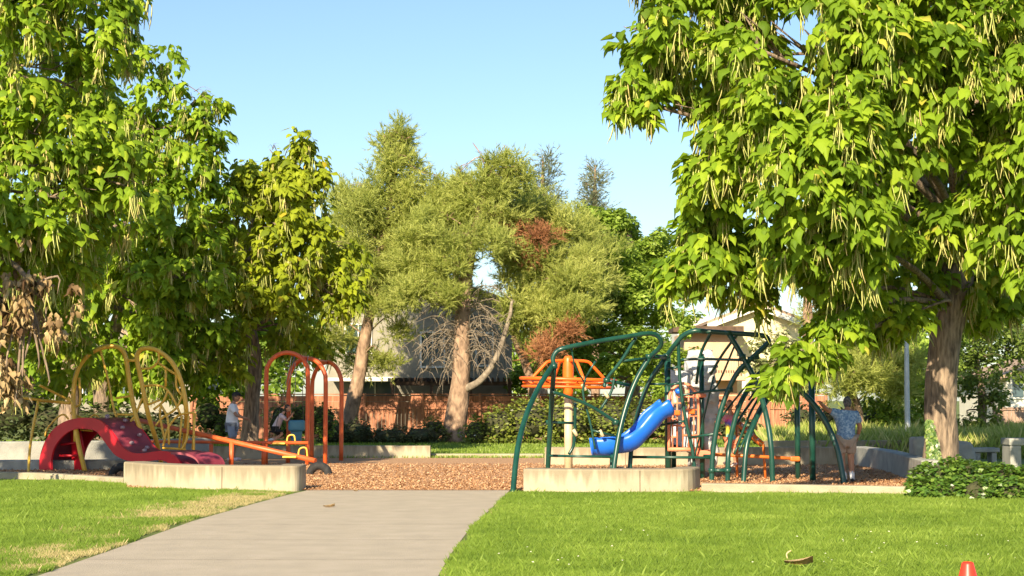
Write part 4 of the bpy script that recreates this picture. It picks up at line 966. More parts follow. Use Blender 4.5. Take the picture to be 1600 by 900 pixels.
tops = [v+Vector((0, 0, .004))+wv*.052 for v in oc]
top = ribbon('deck', tops, [v+wv*.796 for v in tops], Vector((0, 0, -.035)), M['maroon'], rc); tag(top, 'sloping red plastic deck, sky reflection in shade painted into its maroon colour')
for i, (t, sgn) in enumerate([(.36, .3), (.40, .65), (.44, .35), (.48, .7), (.52, .3), (.56, .62), (.60, .35), (.33, .6)]):
    p = tops[int(t*(len(tops)-1))]+wv*.85*sgn
    bm = bmesh.new(); bmesh.ops.create_icosphere(bm, subdivisions=2, radius=.055, matrix=Matrix.Translation(p+Vector((.01, -.01, .03))) @ Matrix.Diagonal((1, 1, .8, 1)))
    bm_obj('hand_knob', bm, M['knob'], rc, True)
# long low tail beyond the bump
tail = [(276, 706), (295, 707), (312, 713), (320, 724), (322, 742)]
tc_ = catmull([W(a, b, 35.1) for a, b in tail], 4)
tag(ribbon('deck', [v-wv*.15 for v in tc_], [v+wv*.55 for v in tc_], Vector((0, 0, -.05)), M['maroon'], rc), 'tail end of the red deck, in the same maroon with painted-in sky reflection')
# inner far wall of the arch with window holes -> slats
for px in (86, 100, 114):
    a = W(px+20, 725, 37.3)
pt('cross_rail', [(92, 712, 37.0), (128, 712, 37.0)], .03, M['red'], rc, 1); pt('cross_rail', [(95, 695, 37.1), (128, 690, 37.1)], .03, M['red'], rc, 1)
ribbon('inner_panel', [W(108, 660, 37.2), W(112, 700, 37.2), W(112, 737, 37.2)], [W(122, 662, 37.0), W(130, 700, 37.0), W(130, 737, 37.0)], wv*.04, M['red'], rc)

# ------------------------------------------------------------ swing set
sw = thing('swing_set', (W(480, 725, 41.5).x, 41.5, 0), 'red-orange swing set of three tall tubular arches behind the seesaw', 'swing set')
m = M['redor_m']
def arch(xl, xr, ytop, yb, Y, Yr=None):
    Yr = Yr or Y; a = W(xl, yb, Y); b = W(xr, yb, Yr); a.z = 0; b.z = 0; zt = W(0, ytop, (Y+Yr)/2).z; w_ = (b-a); h = w_.length/2; c = (a+b)/2; d = w_.normalized()
    pts = [a, a+Vector((0, 0, (zt-h)*.5)), a+Vector((0, 0, zt-h))]
    for k in range(1, 8):
        t = math.pi*(1-k/8); pts.append(c+d*h*math.cos(t)+Vector((0, 0, zt-h+h*math.sin(t))))
    pts += [b+Vector((0, 0, zt-h)), b+Vector((0, 0, (zt-h)*.5)), b]
    tube('arch', pts, .055, m, sw, smooth=3); return c+Vector((0, 0, zt))
c1 = arch(415, 480, 551, 723, 40.0); c2 = arch(450, 508, 560, 723, 41.2, 40.6); c3 = arch(487, 533, 566, 720, 43.5, 42.6)
tube('top_beam', [c1, (c1+c2)/2, c2], .045, m, sw, smooth=1); tube('top_beam', [c2, c3], .045, m, sw, smooth=1)
def bucket(px0, px1, py0, py1, Y, top):
    a, b = W(px0, py1, Y), W(px1, py0, Y); root = sw
    bm = bmesh.new(); add_box(bm, ((a.x+b.x)/2, Y, (a.z+b.z)/2), (b.x-a.x, .32, b.z-a.z), .06, 0, 3)
    top_f = [f for f in bm.faces if f.normal.z > .95 and f.calc_center_median().z > b.z-.03]
    r_ = bmesh.ops.inset_region(bm, faces=top_f, thickness=.035); 
    for f in top_f: bmesh.ops.translate(bm, vec=(0, 0, -.18), verts=list(f.verts))
    s = bm_obj('bucket_seat', bm, M['teal'], root, False)
    for dx in (a.x+.03, b.x-.03):
        o = tube('chain', [Vector((dx, Y, b.z-.02)), Vector(((dx+top.x)/2, (Y+top.y)/2, (b.z+top.z)/2)), top + Vector(((dx-(a.x+b.x)/2), 0, 0))], .009, M['chain'], root, 6, 1)
bucket(451, 476, 656, 674, 41.0, (c1+c2)/2+Vector((.1, 0, 0)))
# ------------------------------------------------------------ seesaws
def seesaw(label, A, B, posts, mat, handles, r=.055):
    c = posts[len(posts)//2]
    s = thing('seesaw', (W(c[0], 700, c[2]).x, c[2], 0), label, 'seesaw', 'seesaws beside the swing set')
    pt('beam', [A, tuple((a+b)/2 for a, b in zip(A, B)), B], r, mat, s, 1)
    for px, py, Y in posts:
        q = W(px, py, Y); tube('post', [Vector((q.x, Y, 0)), q], .05, mat, s, smooth=1)
    for px, py, Y in handles:
        q = W(px, py, Y); tube('handle', [q+Vector((-.03, 0, -.22)), q+Vector((0, 0, 0)), q+Vector((.14, 0, .02)), q+Vector((.17, 0, -.2))], .018, M['yellow_m'], s)
        box('seat', (q.x-.2, Y, q.z-.16), (.3, .26, .04), M['yellow_m'], s, .015)
seesaw('red-orange seesaw with its sloping beam resting on the black half tyre', (219, 657, 37.6), (493, 720, 35.4), [(362, 690, 36.4)], m, [(468, 702, 35.6)])
seesaw('red-orange seesaw with a level beam, behind the sloping one', (237, 690, 39.3), (482, 692, 38.6), [(330, 694, 39.0), (361, 692, 38.9), (412, 692, 38.8)], m, [(450, 682, 38.7)], .04)
def tyre(px, Y, R, label):
    q = W(px, 700, Y); t = thing('half_tyre', (q.x, Y, 0), label, 'tyre', 'half-buried tyres')
    pts = [Vector((q.x+R*math.cos(a), Y-R*.35*math.cos(a), R*math.sin(a)*.95)) for a in np.linspace(0, math.pi, 13)]
    bm = bmesh.new(); add_tube(bm, pts, .085, 12, 2); bm_obj('tread', bm, M['tyre'], t)
tyre(499, 34.9, .20, 'black half tyre buried in the chips under the low end of the seesaw'); tyre(190, 34.4, .20, 'black half tyre buried in the chips beside the left seat wall')

# ------------------------------------------------------------ green climber, left
g1 = thing('arched_climber', (W(920, 735, 31.5).x, 31.5, 0), 'dark green tubular climber whose front leg arcs down beside the path', 'climbing frame')
m = M['green_m']; R1 = .05; R3 = .026
def gp(root, pts, r=R3, nm='rung', s=6): return pt(nm, pts, r, m, root, s)
def toground(pts, py=None):
    """extend the last point straight to the ground"""
    q = pts[-1]; return pts
def leg(root, pts, r=R1, nm='leg'):
    P = [W(*p) for p in pts]; e = P[-1].copy(); e.z = -.03; 
    if P[-1].z > .02: P.append(e)
    else: P[-1].z = -.03
    return tube(nm, P, r, m, root)
leg(g1, [(863, 572, 31), (843, 603, 30.6), (823, 647, 30), (809, 700, 29.3), (802, 764, 28.75)])
gp(g1, [(866, 572, 31), (864, 560, 31), (870, 549, 31), (885, 543, 31), (930, 534, 31.2), (985, 525, 31.4), (1012, 521, 31.5), (1026, 524, 31.6), (1033, 534, 31.7), (1030, 544, 31.8), (1015, 558, 32)], .045, 'top_frame')
leg(g1, [(1015, 558, 32), (995, 592, 31.9), (979, 633, 31.8), (967, 680, 31.7), (959, 733, 31.6)])
leg(g1, [(1038, 562, 32.6), (1016, 594, 32.6), (998, 640, 32.6), (988, 690, 32.6), (984, 733, 32.5)], .045)
leg(g1, [(866, 572, 31), (861, 640, 31.5), (856, 733, 32)], .048)
gp(g1, [(1014, 557, 32), (1042, 558, 32.6)], .045, 'link_bar', 1)
gp(g1, [(858, 712, 31.8), (958, 714, 31.7)], R3, s=1); gp(g1, [(861, 660, 31.6), (897, 661, 31.8)], s=1)
gp(g1, [(862, 612, 31.2), (890, 621, 31.3), (925, 636, 31.5), (966, 662, 31.7)], .032); gp(g1, [(993, 528, 31.5), (972, 562, 31.6), (948, 592, 31.7), (944, 605, 31.7)], .032); gp(g1, [(970, 564, 31.6), (1010, 560, 31.9)], s=1)
gp(g1, [(948, 594, 31.7), (983, 602, 31.9)], .032, s=1); gp(g1, [(915, 590, 31.6), (911, 615, 31.6), (922, 660, 31.6), (930, 702, 31.6)], .022); gp(g1, [(930, 565, 31.5), (915, 590, 31.6)], .02, s=1); gp(g1, [(893, 545, 31.1), (898, 570, 31.2), (912, 596, 31.4)], .015)
gp(g1, [(899, 630, 31.6), (897, 690, 31.8), (889, 710, 31.8)], .03); gp(g1, [(960, 590, 31.7), (955, 612, 31.7), (938, 640, 31.7)], .026); gp(g1, [(924, 672, 31.6), (960, 681, 31.7)], .022, s=1)
gp(g1, [(995, 672, 32.6), (1030, 665, 32.6), (1043, 662, 32.7)], R3); gp(g1, [(1016, 600, 32.6), (1043, 600, 32.6)], s=1); gp(g1, [(985, 714, 32.6), (1112, 715, 32.3)], .028, s=1); gp(g1, [(960, 733, 31.6), (984, 733, 32.5)], s=1)
for px, py in ((948, 617), (940, 677), (913, 605), (899, 676)):
    q = W(px, py, 31.65); bm = bmesh.new(); add_tube(bm, [q+Vector((-.04, 0, .06)), q+Vector((.03, 0, -.06))], .035, 8, 1); bm_obj('foot_grip', bm, M['cream'], g1)
# ------------------------------------------------------------ spinner
sp = thing('overhead_spinner', (W(888, 735, 34).x, 34, 0), 'bright orange overhead spinner ring on a cream post', 'spinner')
q = W(888, 600, 34); X0 = q.x
tube('post', [Vector((X0, 34, -.02)), W(888, 617, 34)], .085, M['cream'], sp, 14, 1)
tube('hub', [W(888, 619, 34), W(888, 605, 34), W(888, 575, 34), W(888, 560, 34), W(888, 556, 34)], [.09, .115, .115, .10, .06], M['bright_or'], sp, 14, 2)
zr = W(0, 597, 34).z
def ring(R, z, r_, root, mat, cx, cy, tilt=0.0, nm='ring'):
    pts = [Vector((cx+R*math.cos(a), cy+R*math.sin(a), z+tilt*R*math.cos(a))) for a in np.linspace(0, 2*math.pi, 41)]
    return tube(nm, pts, r_, mat, root, 8, 1)
ring(.97, zr+.05, .035, sp, M['bright_or'], X0, 34, -.03); ring(.93, zr-.10, .028, sp, M['bright_or'], X0, 34, -.02); ring(.72, zr-.02, .022, sp, M['bright_or'], X0, 34, -.02)
for k in range(8):
    a = k*math.pi/4+.2; d = Vector((math.cos(a), math.sin(a), 0)); c = Vector((X0, 34, 0))
    tube('spoke', [c+d*.08+Vector((0, 0, zr-.06)), c+d*.95+Vector((0, 0, zr))], .024, M['bright_or'], sp, 8, 1)
for k in range(4):
    a = k*math.pi/2+.35; d = Vector((math.cos(a), math.sin(a), 0)); c = Vector((X0, 34, 0))
    tube('handle', [c+d*.08+Vector((0, 0, zr+.44)), c+d*.42+Vector((0, 0, zr+.42)), c+d*.55+Vector((0, 0, zr+.32)), c+d*.82+Vector((0, 0, zr+.05))], .032, M['bright_or'], sp, 8, 4)

# ------------------------------------------------------------ play tower: posts, rock wall, panel, slide
tw = thing('play_tower', (W(1070, 740, 33).x, 33, 0), 'small play tower of green posts, orange arched panel and grey moulded rock', 'play tower')
def post(px, py, Y, r, root, mat=None, nm='post', yb=None):
    q = W(px, py, Y); return tube(nm, [Vector((q.x, Y, -.02)), q], r, mat or M['green_m'], root, 14, 1)
post(1043, 556, 33, .062, tw); post(1096, 553, 33, .05, tw); post(1052, 590, 34.2, .05, tw); post(1088, 586, 34.3, .05, tw)
so = M['salmon']
def sp_(pts, r=.018, nm='panel_bar', s=6): return pt(nm, pts, r, so, tw, s)
pp = [(1045, 703, 32.8), (1045, 660, 32.8), (1045, 625, 32.8), (1052, 607, 32.8), (1067, 599, 32.8), (1082, 607, 32.8), (1091, 628, 32.8), (1091, 703, 32.8)]
sp_(pp, .03, 'panel_frame', 5)
sp_([(1043, 702, 32.8), (1095, 702, 32.8)], .04, s=1)
for x, t_ in ((1051, 612), (1058, 606), (1067, 603), (1076, 606), (1084, 614)): sp_([(x, t_, 32.8), (x, 702, 32.8)], .016, s=1)
for yb_, a, b in ((630, 1045, 1067), (640, 1067, 1091), (655, 1045, 1058), (650, 1076, 1091), (665, 1051, 1076), (680, 1067, 1091), (683, 1045, 1058), (620, 1058, 1091)): sp_([(a, yb_, 32.8), (b, yb_, 32.8)], .018, s=1)
for px, py in ((1058, 645), (1081, 643)):
    q = W(px, py, 32.75); box('game_block', tuple(q), (.12, .1, .1), M['bright_or'], tw, .02)
a, b = W(1086, 715, 33), W(1113, 703, 33); box('deck', ((a.x+b.x)/2, 33.4, (a.z+b.z)/2), (b.x-a.x, 1.3, b.z-a.z), so, tw, .02)
a, b = W(1046, 706, 33.4), W(1094, 700, 33.4); box('deck', ((a.x+b.x)/2, 33.8, (a.z+b.z)/2), (b.x-a.x, 1.2, .06), M['greyconc'], tw, .01)
q = W(1095, 618, 32.9); box('sign_block', tuple(q), (.22, .08, .08), so, tw, .03)
q = W(1060, 611, 32.7); bm = bmesh.new(); bmesh.ops.create_icosphere(bm, subdivisions=2, radius=.07, matrix=Matrix.Translation(q)); bm_obj('ball', bm, M['blue'], tw, True)
# rocks
bm = bmesh.new(); rr = random.Random(12)
rocks = [(1085, 564, 20, 28), (1105, 562, 20, 26), (1097, 585, 32, 24), (1104, 612, 28, 28), (1107, 640, 24, 32), (1104, 668, 20, 30), (1104, 695, 26, 26), (1097, 718, 34, 24), (1060, 592, 24, 20), (1078, 597, 26, 16), (1056, 618, 16, 30), (1064, 650, 18, 36), (1062, 680, 22, 30), (1086, 630, 14, 40), (1088, 680, 16, 50)]
for px, py, wx, hy in rocks:
    q = W(px, py, 34.3 if px < 1092 and py > 600 else 33.7); vs = []
    m4 = Matrix.Translation(q+Vector((0, rr.uniform(-.05, .05), 0))) @ Matrix.Rotation(rr.uniform(-.2, .2), 4, 'Y') @ Matrix.Diagonal((wx*34/F*1.06, .5, hy*34/F*1.06, 1))
    res = bmesh.ops.create_cube(bm, size=1, matrix=m4); es = list({e for v in res['verts'] for e in v.link_edges})
    bmesh.ops.subdivide_edges(bm, edges=es, cuts=4, use_grid_fill=True)
for v in bm.verts:
    v.co += Vector((noise.noise(v.co*5), noise.noise(v.co*5+Vector((7, 0, 0))), noise.noise(v.co*5+Vector((0, 7, 0)))))*.10; v.co.z = max(v.co.z, -.01)
bm_obj('rock_wall', bm, M['rock'], tw, True)
# slide
sl = thing('slide', (W(985, 735, 32).x, 32, 0), 'glossy blue curved plastic chute slide coming down to the left', 'slide')
cpts = catmull([W(1043, 633, 32.33), W(1034, 639, 32.3), W(1018, 652, 32.25), W(1000, 674, 32.2), W(980, 689, 32.15), W(956, 694, 32.1), W(932, 695, 32.1), W(923, 696, 32.1)], 5)
bm = bmesh.new(); rings = []; n = len(cpts)
for i, c in enumerate(cpts):
    T = (cpts[min(i+1, n-1)]-cpts[max(i-1, 0)]).normalized(); side = T.cross(Vector((0, 0, 1))).normalized(); up = side.cross(T).normalized()
    wob = 1+.05*math.sin(i*.75)
    ring_ = []
    rad_o = .27*wob; rad_i = .24*wob
    for k in range(15):
        a = math.pi*(1.08 - 1.16*k/14); ring_.append(bm.verts.new(c + side*math.cos(a)*rad_o*1.05 - up*(math.sin(a)*rad_o) + up*.06))
    for k in range(14, -1, -1):
        a = math.pi*(1.08 - 1.16*k/14); ring_.append(bm.verts.new(c + side*math.cos(a)*rad_i*1.03 - up*(math.sin(a)*rad_i) + up*.075))
    rings.append(ring_)
for i in range(n-1):
    L_ = len(rings[i])
    for k in range(L_):
        f = bm.faces.new((rings[i][k], rings[i][(k+1) % L_], rings[i+1][(k+1) % L_], rings[i+1][k])); f.smooth = True
bm.faces.new(rings[0]); bm.faces.new(rings[-1][::-1]); bmesh.ops.recalc_face_normals(bm, faces=bm.faces[:])
bm_obj('chute', bm, M['blue'], sl)
q = W(955, 712, 32); tube('leg', [Vector((q.x, 32, 0)), q], .03, M['green_m'], sl, smooth=1)

# ------------------------------------------------------------ green climber, right
g2 = thing('arched_climber', (W(1160, 745, 32).x, 32, 0), 'dark green dome-like climber of crossing arched tubes, behind the low kerb', 'climbing frame')
gp(g2, [(1042, 556, 32.6), (1055, 538, 32.4), (1068, 524, 32.3), (1085, 517, 32.2), (1105, 518, 32.2), (1150, 521, 32.1), (1190, 524, 32), (1200, 530, 32), (1198, 538, 32), (1173, 561, 32)], .048, 'top_frame')
leg(g2, [(1173, 561, 32), (1151, 584, 32), (1133, 622, 32), (1121, 663, 32), (1114, 707, 32), (1112, 748, 32)])
leg(g2, [(1180, 590, 32.6), (1157, 630, 32.4), (1144, 673, 32.2), (1138, 710, 32), (1137, 748, 32)])
leg(g2, [(1138, 520, 32.1), (1160, 557, 32), (1181, 597, 31.9), (1197, 648, 31.9), (1205, 700, 31.8), (1207, 750, 31.8)], .052)
leg(g2, [(1219, 603, 33), (1197, 628, 32.6), (1180, 658, 32.2), (1167, 695, 32), (1162, 750, 31.9)])
gp(g2, [(1173, 560, 32), (1186, 558, 32)], .04, 'link_bar', 1); gp(g2, [(1112, 735, 32), (1137, 735, 32)], .035, s=1)
gp(g2, [(1060, 532, 32.4), (1061, 570, 32.5), (1064, 610, 32.5), (1072, 660, 32.5), (1082, 705, 32.5), (1086, 740, 32.5)], .034, 'web_bar'); gp(g2, [(1110, 521, 32.2), (1095, 553, 32.6), (1088, 600, 32.8)], .03, 'web_bar')
gp(g2, [(1152, 523, 32.1), (1130, 552, 32.3), (1110, 585, 32.5)], .026, 'web_bar'); gp(g2, [(1148, 540, 32.1), (1120, 603, 32.3), (1100, 612, 32.5)], .02, 'web_bar')
gp(g2, [(1044, 576, 32.6), (1062, 573, 32.5)], s=1); gp(g2, [(1064, 562, 32.4), (1100, 561, 32.3), (1170, 563, 32)]); gp(g2, [(1043, 602, 32.6), (1062, 599, 32.5)], s=1); gp(g2, [(1064, 618, 32.5), (1100, 612, 32.4), (1140, 609, 32)]); gp(g2, [(1076, 684, 32.5), (1116, 678, 32)], s=1); gp(g2, [(1043, 662, 32.7), (1070, 658, 32.5)], s=1)
gp(g2, [(1176, 600, 32.4), (1219, 602, 33)], .03); gp(g2, [(1208, 590, 33), (1175, 640, 32.6), (1147, 710, 32.2)], .024, 'web_bar'); gp(g2, [(1214, 596, 33), (1185, 640, 32.6), (1155, 705, 32.2)], .024, 'web_bar')
gp(g2, [(1205, 585, 33), (1165, 640, 32.8), (1152, 662, 32.5)], .026, 'web_bar'); gp(g2, [(1196, 570, 33), (1160, 610, 32.7), (1120, 660, 32.3)], .02, 'web_bar'); gp(g2, [(1175, 612, 33), (1212, 614, 33)], .02, s=1); gp(g2, [(1100, 712, 32.4), (1115, 712, 32.2)], s=1)
gp(g2, [(1115, 588, 32.4), (1085, 715, 32.6), (1078, 740, 32.6)], .018, 'web_bar'); gp(g2, [(1220, 560, 33.4), (1195, 590, 33.2), (1170, 625, 33)], .022, 'web_bar')
for root_, mats_, pts_ in ((g2, 'green_m', [(1138, 520, 32.1), (1173, 561, 32), (1042, 556, 32.6), (1160, 557, 32), (1112, 735, 32), (1137, 735, 32), (1096, 561, 32.4), (1140, 609, 32)]), (g1, 'green_m', [(866, 572, 31), (1014, 557, 32), (1040, 560, 32.6), (858, 660, 31.7), (962, 660, 31.7), (948, 594, 31.7), (959, 714, 31.7)])):
    for p_ in pts_:
        q = W(*p_); tube('clamp', [q+Vector((0, 0, -.045)), q+Vector((0, 0, .045))], .068, M[mats_], root_, smooth=1)
# sling seat
tl = thing('track_ladder', (W(1257, 750, 32.5).x, 32.5, 0), 'two dark green uprights with an arcing bar and orange hoops, beside the man', 'climbing frame')
q = W(1245, 590, 33); tube('post', [Vector((q.x, 33, -.02)), q], .055, M['green_m'], tl, 14, 1)
q = W(1268, 590, 31.9); tube('post', [Vector((q.x, 31.9, -.02)), q], .06, M['green_m'], tl, 14, 1)
leg(tl, [(1225, 591, 31.6), (1240, 601, 31.5), (1270, 630, 31.4), (1293, 665, 31.3), (1309, 705, 31.2), (1318, 752, 31.1)], .055, 'arc_bar')
for px, py, Y in ((1240, 594, 32.9), (1250, 592, 32.7), (1270, 588, 32), (1278, 586, 32)):
    c = W(px, py, Y); R = .17; pts = [c+Vector((R*math.cos(a)*.8, .06*math.sin(a), R*math.sin(a))) for a in np.linspace(0, 6.283, 19)]
    tube('hoop', pts, .014, M['redor_m'], tl, 6, 1)
    tube('hoop', [c+(p-c)*.6+Vector((0, .05, 0)) for p in pts], .012, M['redor_m'], tl, 6, 1)
# orange balance bar and small slide ladder
ob = thing('balance_bar', (W(1180, 740, 33).x, 33, 0), 'orange horizontal bar with a sloping ladder, between the climber and the green upright', 'climbing frame')
pt('bar', [(1112, 710, 32.9), (1180, 713, 32.9), (1247, 717, 32.95)], .035, M['orange_m'], ob, 1)
q = W(1242, 717, 32.93); box('collar', tuple(q), (.2, .13, .1), M['orange_m'], ob, .03)
pt('ladder_rail', [(1150, 655, 33.6), (1193, 693, 33.4)], .03, M['orange_m'], ob, 1); pt('ladder_rail', [(1153, 664, 33.1), (1190, 697, 33.0)], .03, M['orange_m'], ob, 1)
for t in (.2, .4, .6, .8):
    pt('ladder_rung', [(1150+43*t, 655+38*t, 33.6-.2*t), (1153+37*t, 664+33*t, 33.1-.1*t)], .02, M['orange_m'], ob, 1)
q = W(1193, 694, 33.4); tube('leg', [Vector((q.x+.03, 33.4, -.01)), q], .028, M['orange_m'], ob, smooth=1)
q = W(1135, 626, 33.7); pt('grab_arch', [(1118, 626, 33.7), (1128, 627, 33.7), (1140, 640, 33.7), (1150, 656, 33.6)], .028, M['orange_m'], ob)
q = W(1151, 656, 33.6); tube('leg', [Vector((q.x, 33.6, -.01)), q], .026, M['orange_m'], ob, smooth=1)

# ------------------------------------------------------------ people
def skin_mesh(verts, edges, radii, root_i=0, sub=2):
    me = bpy.data.meshes.new('tmp'); me.from_pydata([tuple(v) for v in verts], edges, [])
    o = bpy.data.objects.new('tmp', me); COL.objects.link(o)
    md = o.modifiers.new('s', 'SKIN'); md.use_smooth_shade = True
    o.modifiers.new('d', 'SUBSURF').levels = sub
    sv = me.skin_vertices[0].data
    for i, r_ in enumerate(radii):
        sv[i].radius = r_ if hasattr(r_, '__len__') else (r_, r_)
        sv[i].use_root = (i == root_i)
    dg = bpy.context.evaluated_depsgraph_get(); ev = o.evaluated_get(dg); m2 = bpy.data.meshes.new_from_object(ev)
    bpy.data.objects.remove(o); bpy.data.meshes.remove(me); return m2
def head_bm(bm, c, f, s=1.0):
    """c centre, f facing (unit). height .23"""
    f = f.normalized(); rt = f.cross(Vector((0, 0, 1))).normalized(); up = rt.cross(f)
    before = set(bm.verts)
    bmesh.ops.create_uvsphere(bm, u_segments=24, v_segments=18, radius=1)
    for v in [v for v in bm.verts if v not in before]:
        x, y, z = v.co
        w_ = .078*(1-.22*max(0, -z)); d_ = .098
        X = x*w_; Y = y*d_; Z = z*.118
        if y > 0:
            nz = math.exp(-((z+.12)/.16)**2 - (x/.18)**2)*.022; Y += nz
            Y -= math.exp(-((z-.1)/.12)**2 - ((abs(x)-.38)/.2)**2)*.010
            Y += math.exp(-((z+.42)/.10)**2 - (x/.3)**2)*.006
            Y += math.exp(-((z+.8)/.2)**2 - (x/.4)**2)*.012
        X += math.copysign(1, x)*math.exp(-((z+.02)/.2)**2 - (y/.16)**2)*.014 if abs(x) > .8 else 0
        v.co = c + (rt*X + f*Y + up*Z)*s
    for fc in bm.faces:
        fc.smooth = True
def hair_cap(c, f, s, mat, parent, low=-.1, back=-.9, puff=1.10):
    f = f.normalized(); rt = f.cross(Vector((0, 0, 1))).normalized(); up = rt.cross(f)
    bm = bmesh.new(); bmesh.ops.create_uvsphere(bm, u_segments=24, v_segments=18, radius=1)
    dead = [v for v in bm.verts if (v.co.z < (low + (.55 if v.co.y > .35 else 0)) and v.co.y > -.1) or v.co.z < back]
    bmesh.ops.delete(bm, geom=dead, context='VERTS')
    for v in bm.verts:
        x, y, z = v.co; k = puff+.03*noise.noise(v.co*5); v.co = c + (rt*x*.078*k + f*y*.098*k + up*z*.118*k)*s
    return bm_obj('hair', bm, mat, parent, True)
def person(label, loc, J, facing, mats, scale=1.0, hair=True, fingers=True, head_s=1.0, extra=None, rad=1.0):
    """J: joint name -> world Vector"""
    root = thing('person', loc, label, 'person')
    names = ['pelvis', 'waist', 'chest', 'neck', 'chin', 'shL', 'elL', 'wrL', 'shR', 'elR', 'wrR', 'hipL', 'knL', 'anL', 'toL', 'hipR', 'knR', 'anR', 'toR', 'palmL', 'palmR']
    for s_ in 'LR':
        d = (J['wr'+s_]-J['el'+s_]).normalized(); J['palm'+s_] = J['wr'+s_]+d*.07*scale
    R0 = dict(pelvis=(.125, .10), waist=(.13, .10), chest=(.145, .105), neck=.055, chin=.05, sh=.058, el=.042, wr=.026, hip=.085, kn=.056, an=.037, to=.03, palm=.033)
    V = []; R = []; idx = {}
    for nme in names:
        idx[nme] = len(V); V.append(J[nme]); q = R0.get(nme, R0.get(nme[:-1])); q = q if hasattr(q, '__len__') else (q, q)
        R.append((q[0]*scale*rad, q[1]*scale*rad))
    E = [('pelvis', 'waist'), ('waist', 'chest'), ('chest', 'neck'), ('neck', 'chin'), ('chest', 'shL'), ('shL', 'elL'), ('elL', 'wrL'), ('wrL', 'palmL'), ('chest', 'shR'), ('shR', 'elR'), ('elR', 'wrR'), ('wrR', 'palmR'),
         ('pelvis', 'hipL'), ('hipL', 'knL'), ('knL', 'anL'), ('anL', 'toL'), ('pelvis', 'hipR'), ('hipR', 'knR'), ('knR', 'anR'), ('anR', 'toR')]
    E = [(idx[a], idx[b]) for a, b in E]
    me = skin_mesh(V, E, R, 0, 2)
    bm = bmesh.new(); bm.from_mesh(me); bpy.data.meshes.remove(me)
    head_c = J['head']; head_bm(bm, head_c, facing, scale*head_s*1.0)
    for s_ in 'LR':
        d = (J['palm'+s_]-J['wr'+s_]).normalized(); sd_ = d.cross(Vector((0, 0, 1))); sd_ = sd_.normalized() if sd_.length > .1 else Vector((1, 0, 0)); dn = d.cross(sd_)
        for k, (off, ln) in enumerate(((-.028, .062), (-.010, .075), (.009, .07), (.027, .055))):
            p0 = J['palm'+s_]+sd_*off*scale; p1 = p0+d*ln*.6*scale; p2 = p0+d*ln*.95*scale+dn*.03*scale
            add_tube(bm, [p0, p1, p2], [.0095*scale, .0085*scale, .006*scale], 6, 2)
        p0 = J['wr'+s_]+sd_*-.025*scale+d*.02*scale; add_tube(bm, [p0, p0+(d-sd_)*.03*scale, p0+(d*1.6-sd_)*.035*scale], [.012*scale, .010*scale, .007*scale], 6, 2)
    body = bm_obj('body', bm, mats['skin'], root, True)
    J['hem'] = J['pelvis'] + (J['pelvis']-J['waist'])*.7
    def cloth(nme, chain, radii, mat):
        vs = []; rs = []; ed = []; ix = {}
        for a, b in chain:
            for q in (a, b):
                if q not in ix:
                    ix[q] = len(vs); vs.append(P_(q)); rr_ = radii[q]; rs.append(rr_ if hasattr(rr_, '__len__') else (rr_, rr_))
            ed.append((ix[a], ix[b]))
        m2 = skin_mesh(vs, ed, [(a*scale*rad, b*scale*rad) for a, b in rs], 0, 2); m2.materials.clear(); m2.materials.append(mat)
        return place(m2, nme, root)
    def P_(q):
        if '@' in q:
            a, b, t = q.split('@'); return J[a].lerp(J[b], float(t))
        return J[q]
    cloth('shirt', [('chest', 'waist'), ('waist', 'pelvis'), ('pelvis', 'hem'), ('chest', 'chest@neck@.75'), ('chest', 'shL'), ('shL', 'shL@elL@.75'), ('chest', 'shR'), ('shR', 'shR@elR@.75')],
          {'chest': (.165, .128), 'waist': (.166, .15), 'pelvis': (.176, .165), 'hem': (.178, .168), 'chest@neck@.75': .07, 'shL': .078, 'shL@elL@.75': .068, 'shR': .078, 'shR@elR@.75': .068}, mats['shirt'])
    cloth('shorts', [('pelvis', 'hipL'), ('pelvis', 'hipR'), ('hipL', 'hipL@knL@.8'), ('hipR', 'hipR@knR@.8')],
          {'pelvis': (.15, .14), 'hipL': .105, 'hipR': .105, 'hipL@knL@.8': .094, 'hipR@knR@.8': .094}, mats['shorts'])
    for s_ in 'LR':
        f_ = (J['to'+s_]-J['an'+s_]); f_.z = 0; f_.normalize()
        heel = J['an'+s_]-f_*.06*scale-Vector((0, 0, .055*scale)); toe = J['to'+s_]+f_*.05*scale-Vector((0, 0, .0*scale))
        bm = bmesh.new(); add_tube(bm, [heel, (heel+toe)/2+Vector((0, 0, .01)), toe], [.042*scale, .05*scale, .034*scale], 10, 4); bm_obj('shoe', bm, mats['shoe'], root)
        if 'sock' in mats:
            bm = bmesh.new(); k_ = (J['kn'+s_]-J['an'+s_]).normalized(); add_tube(bm, [J['an'+s_]-k_*.04, J['an'+s_]+k_*.15*scale], [.05*scale, .052*scale], 10, 2); bm_obj('sock', bm, mats['sock'], root)
    if hair: hair_cap(head_c, facing, scale*head_s, mats['hair'], root)
    return root, body
V3 = Vector
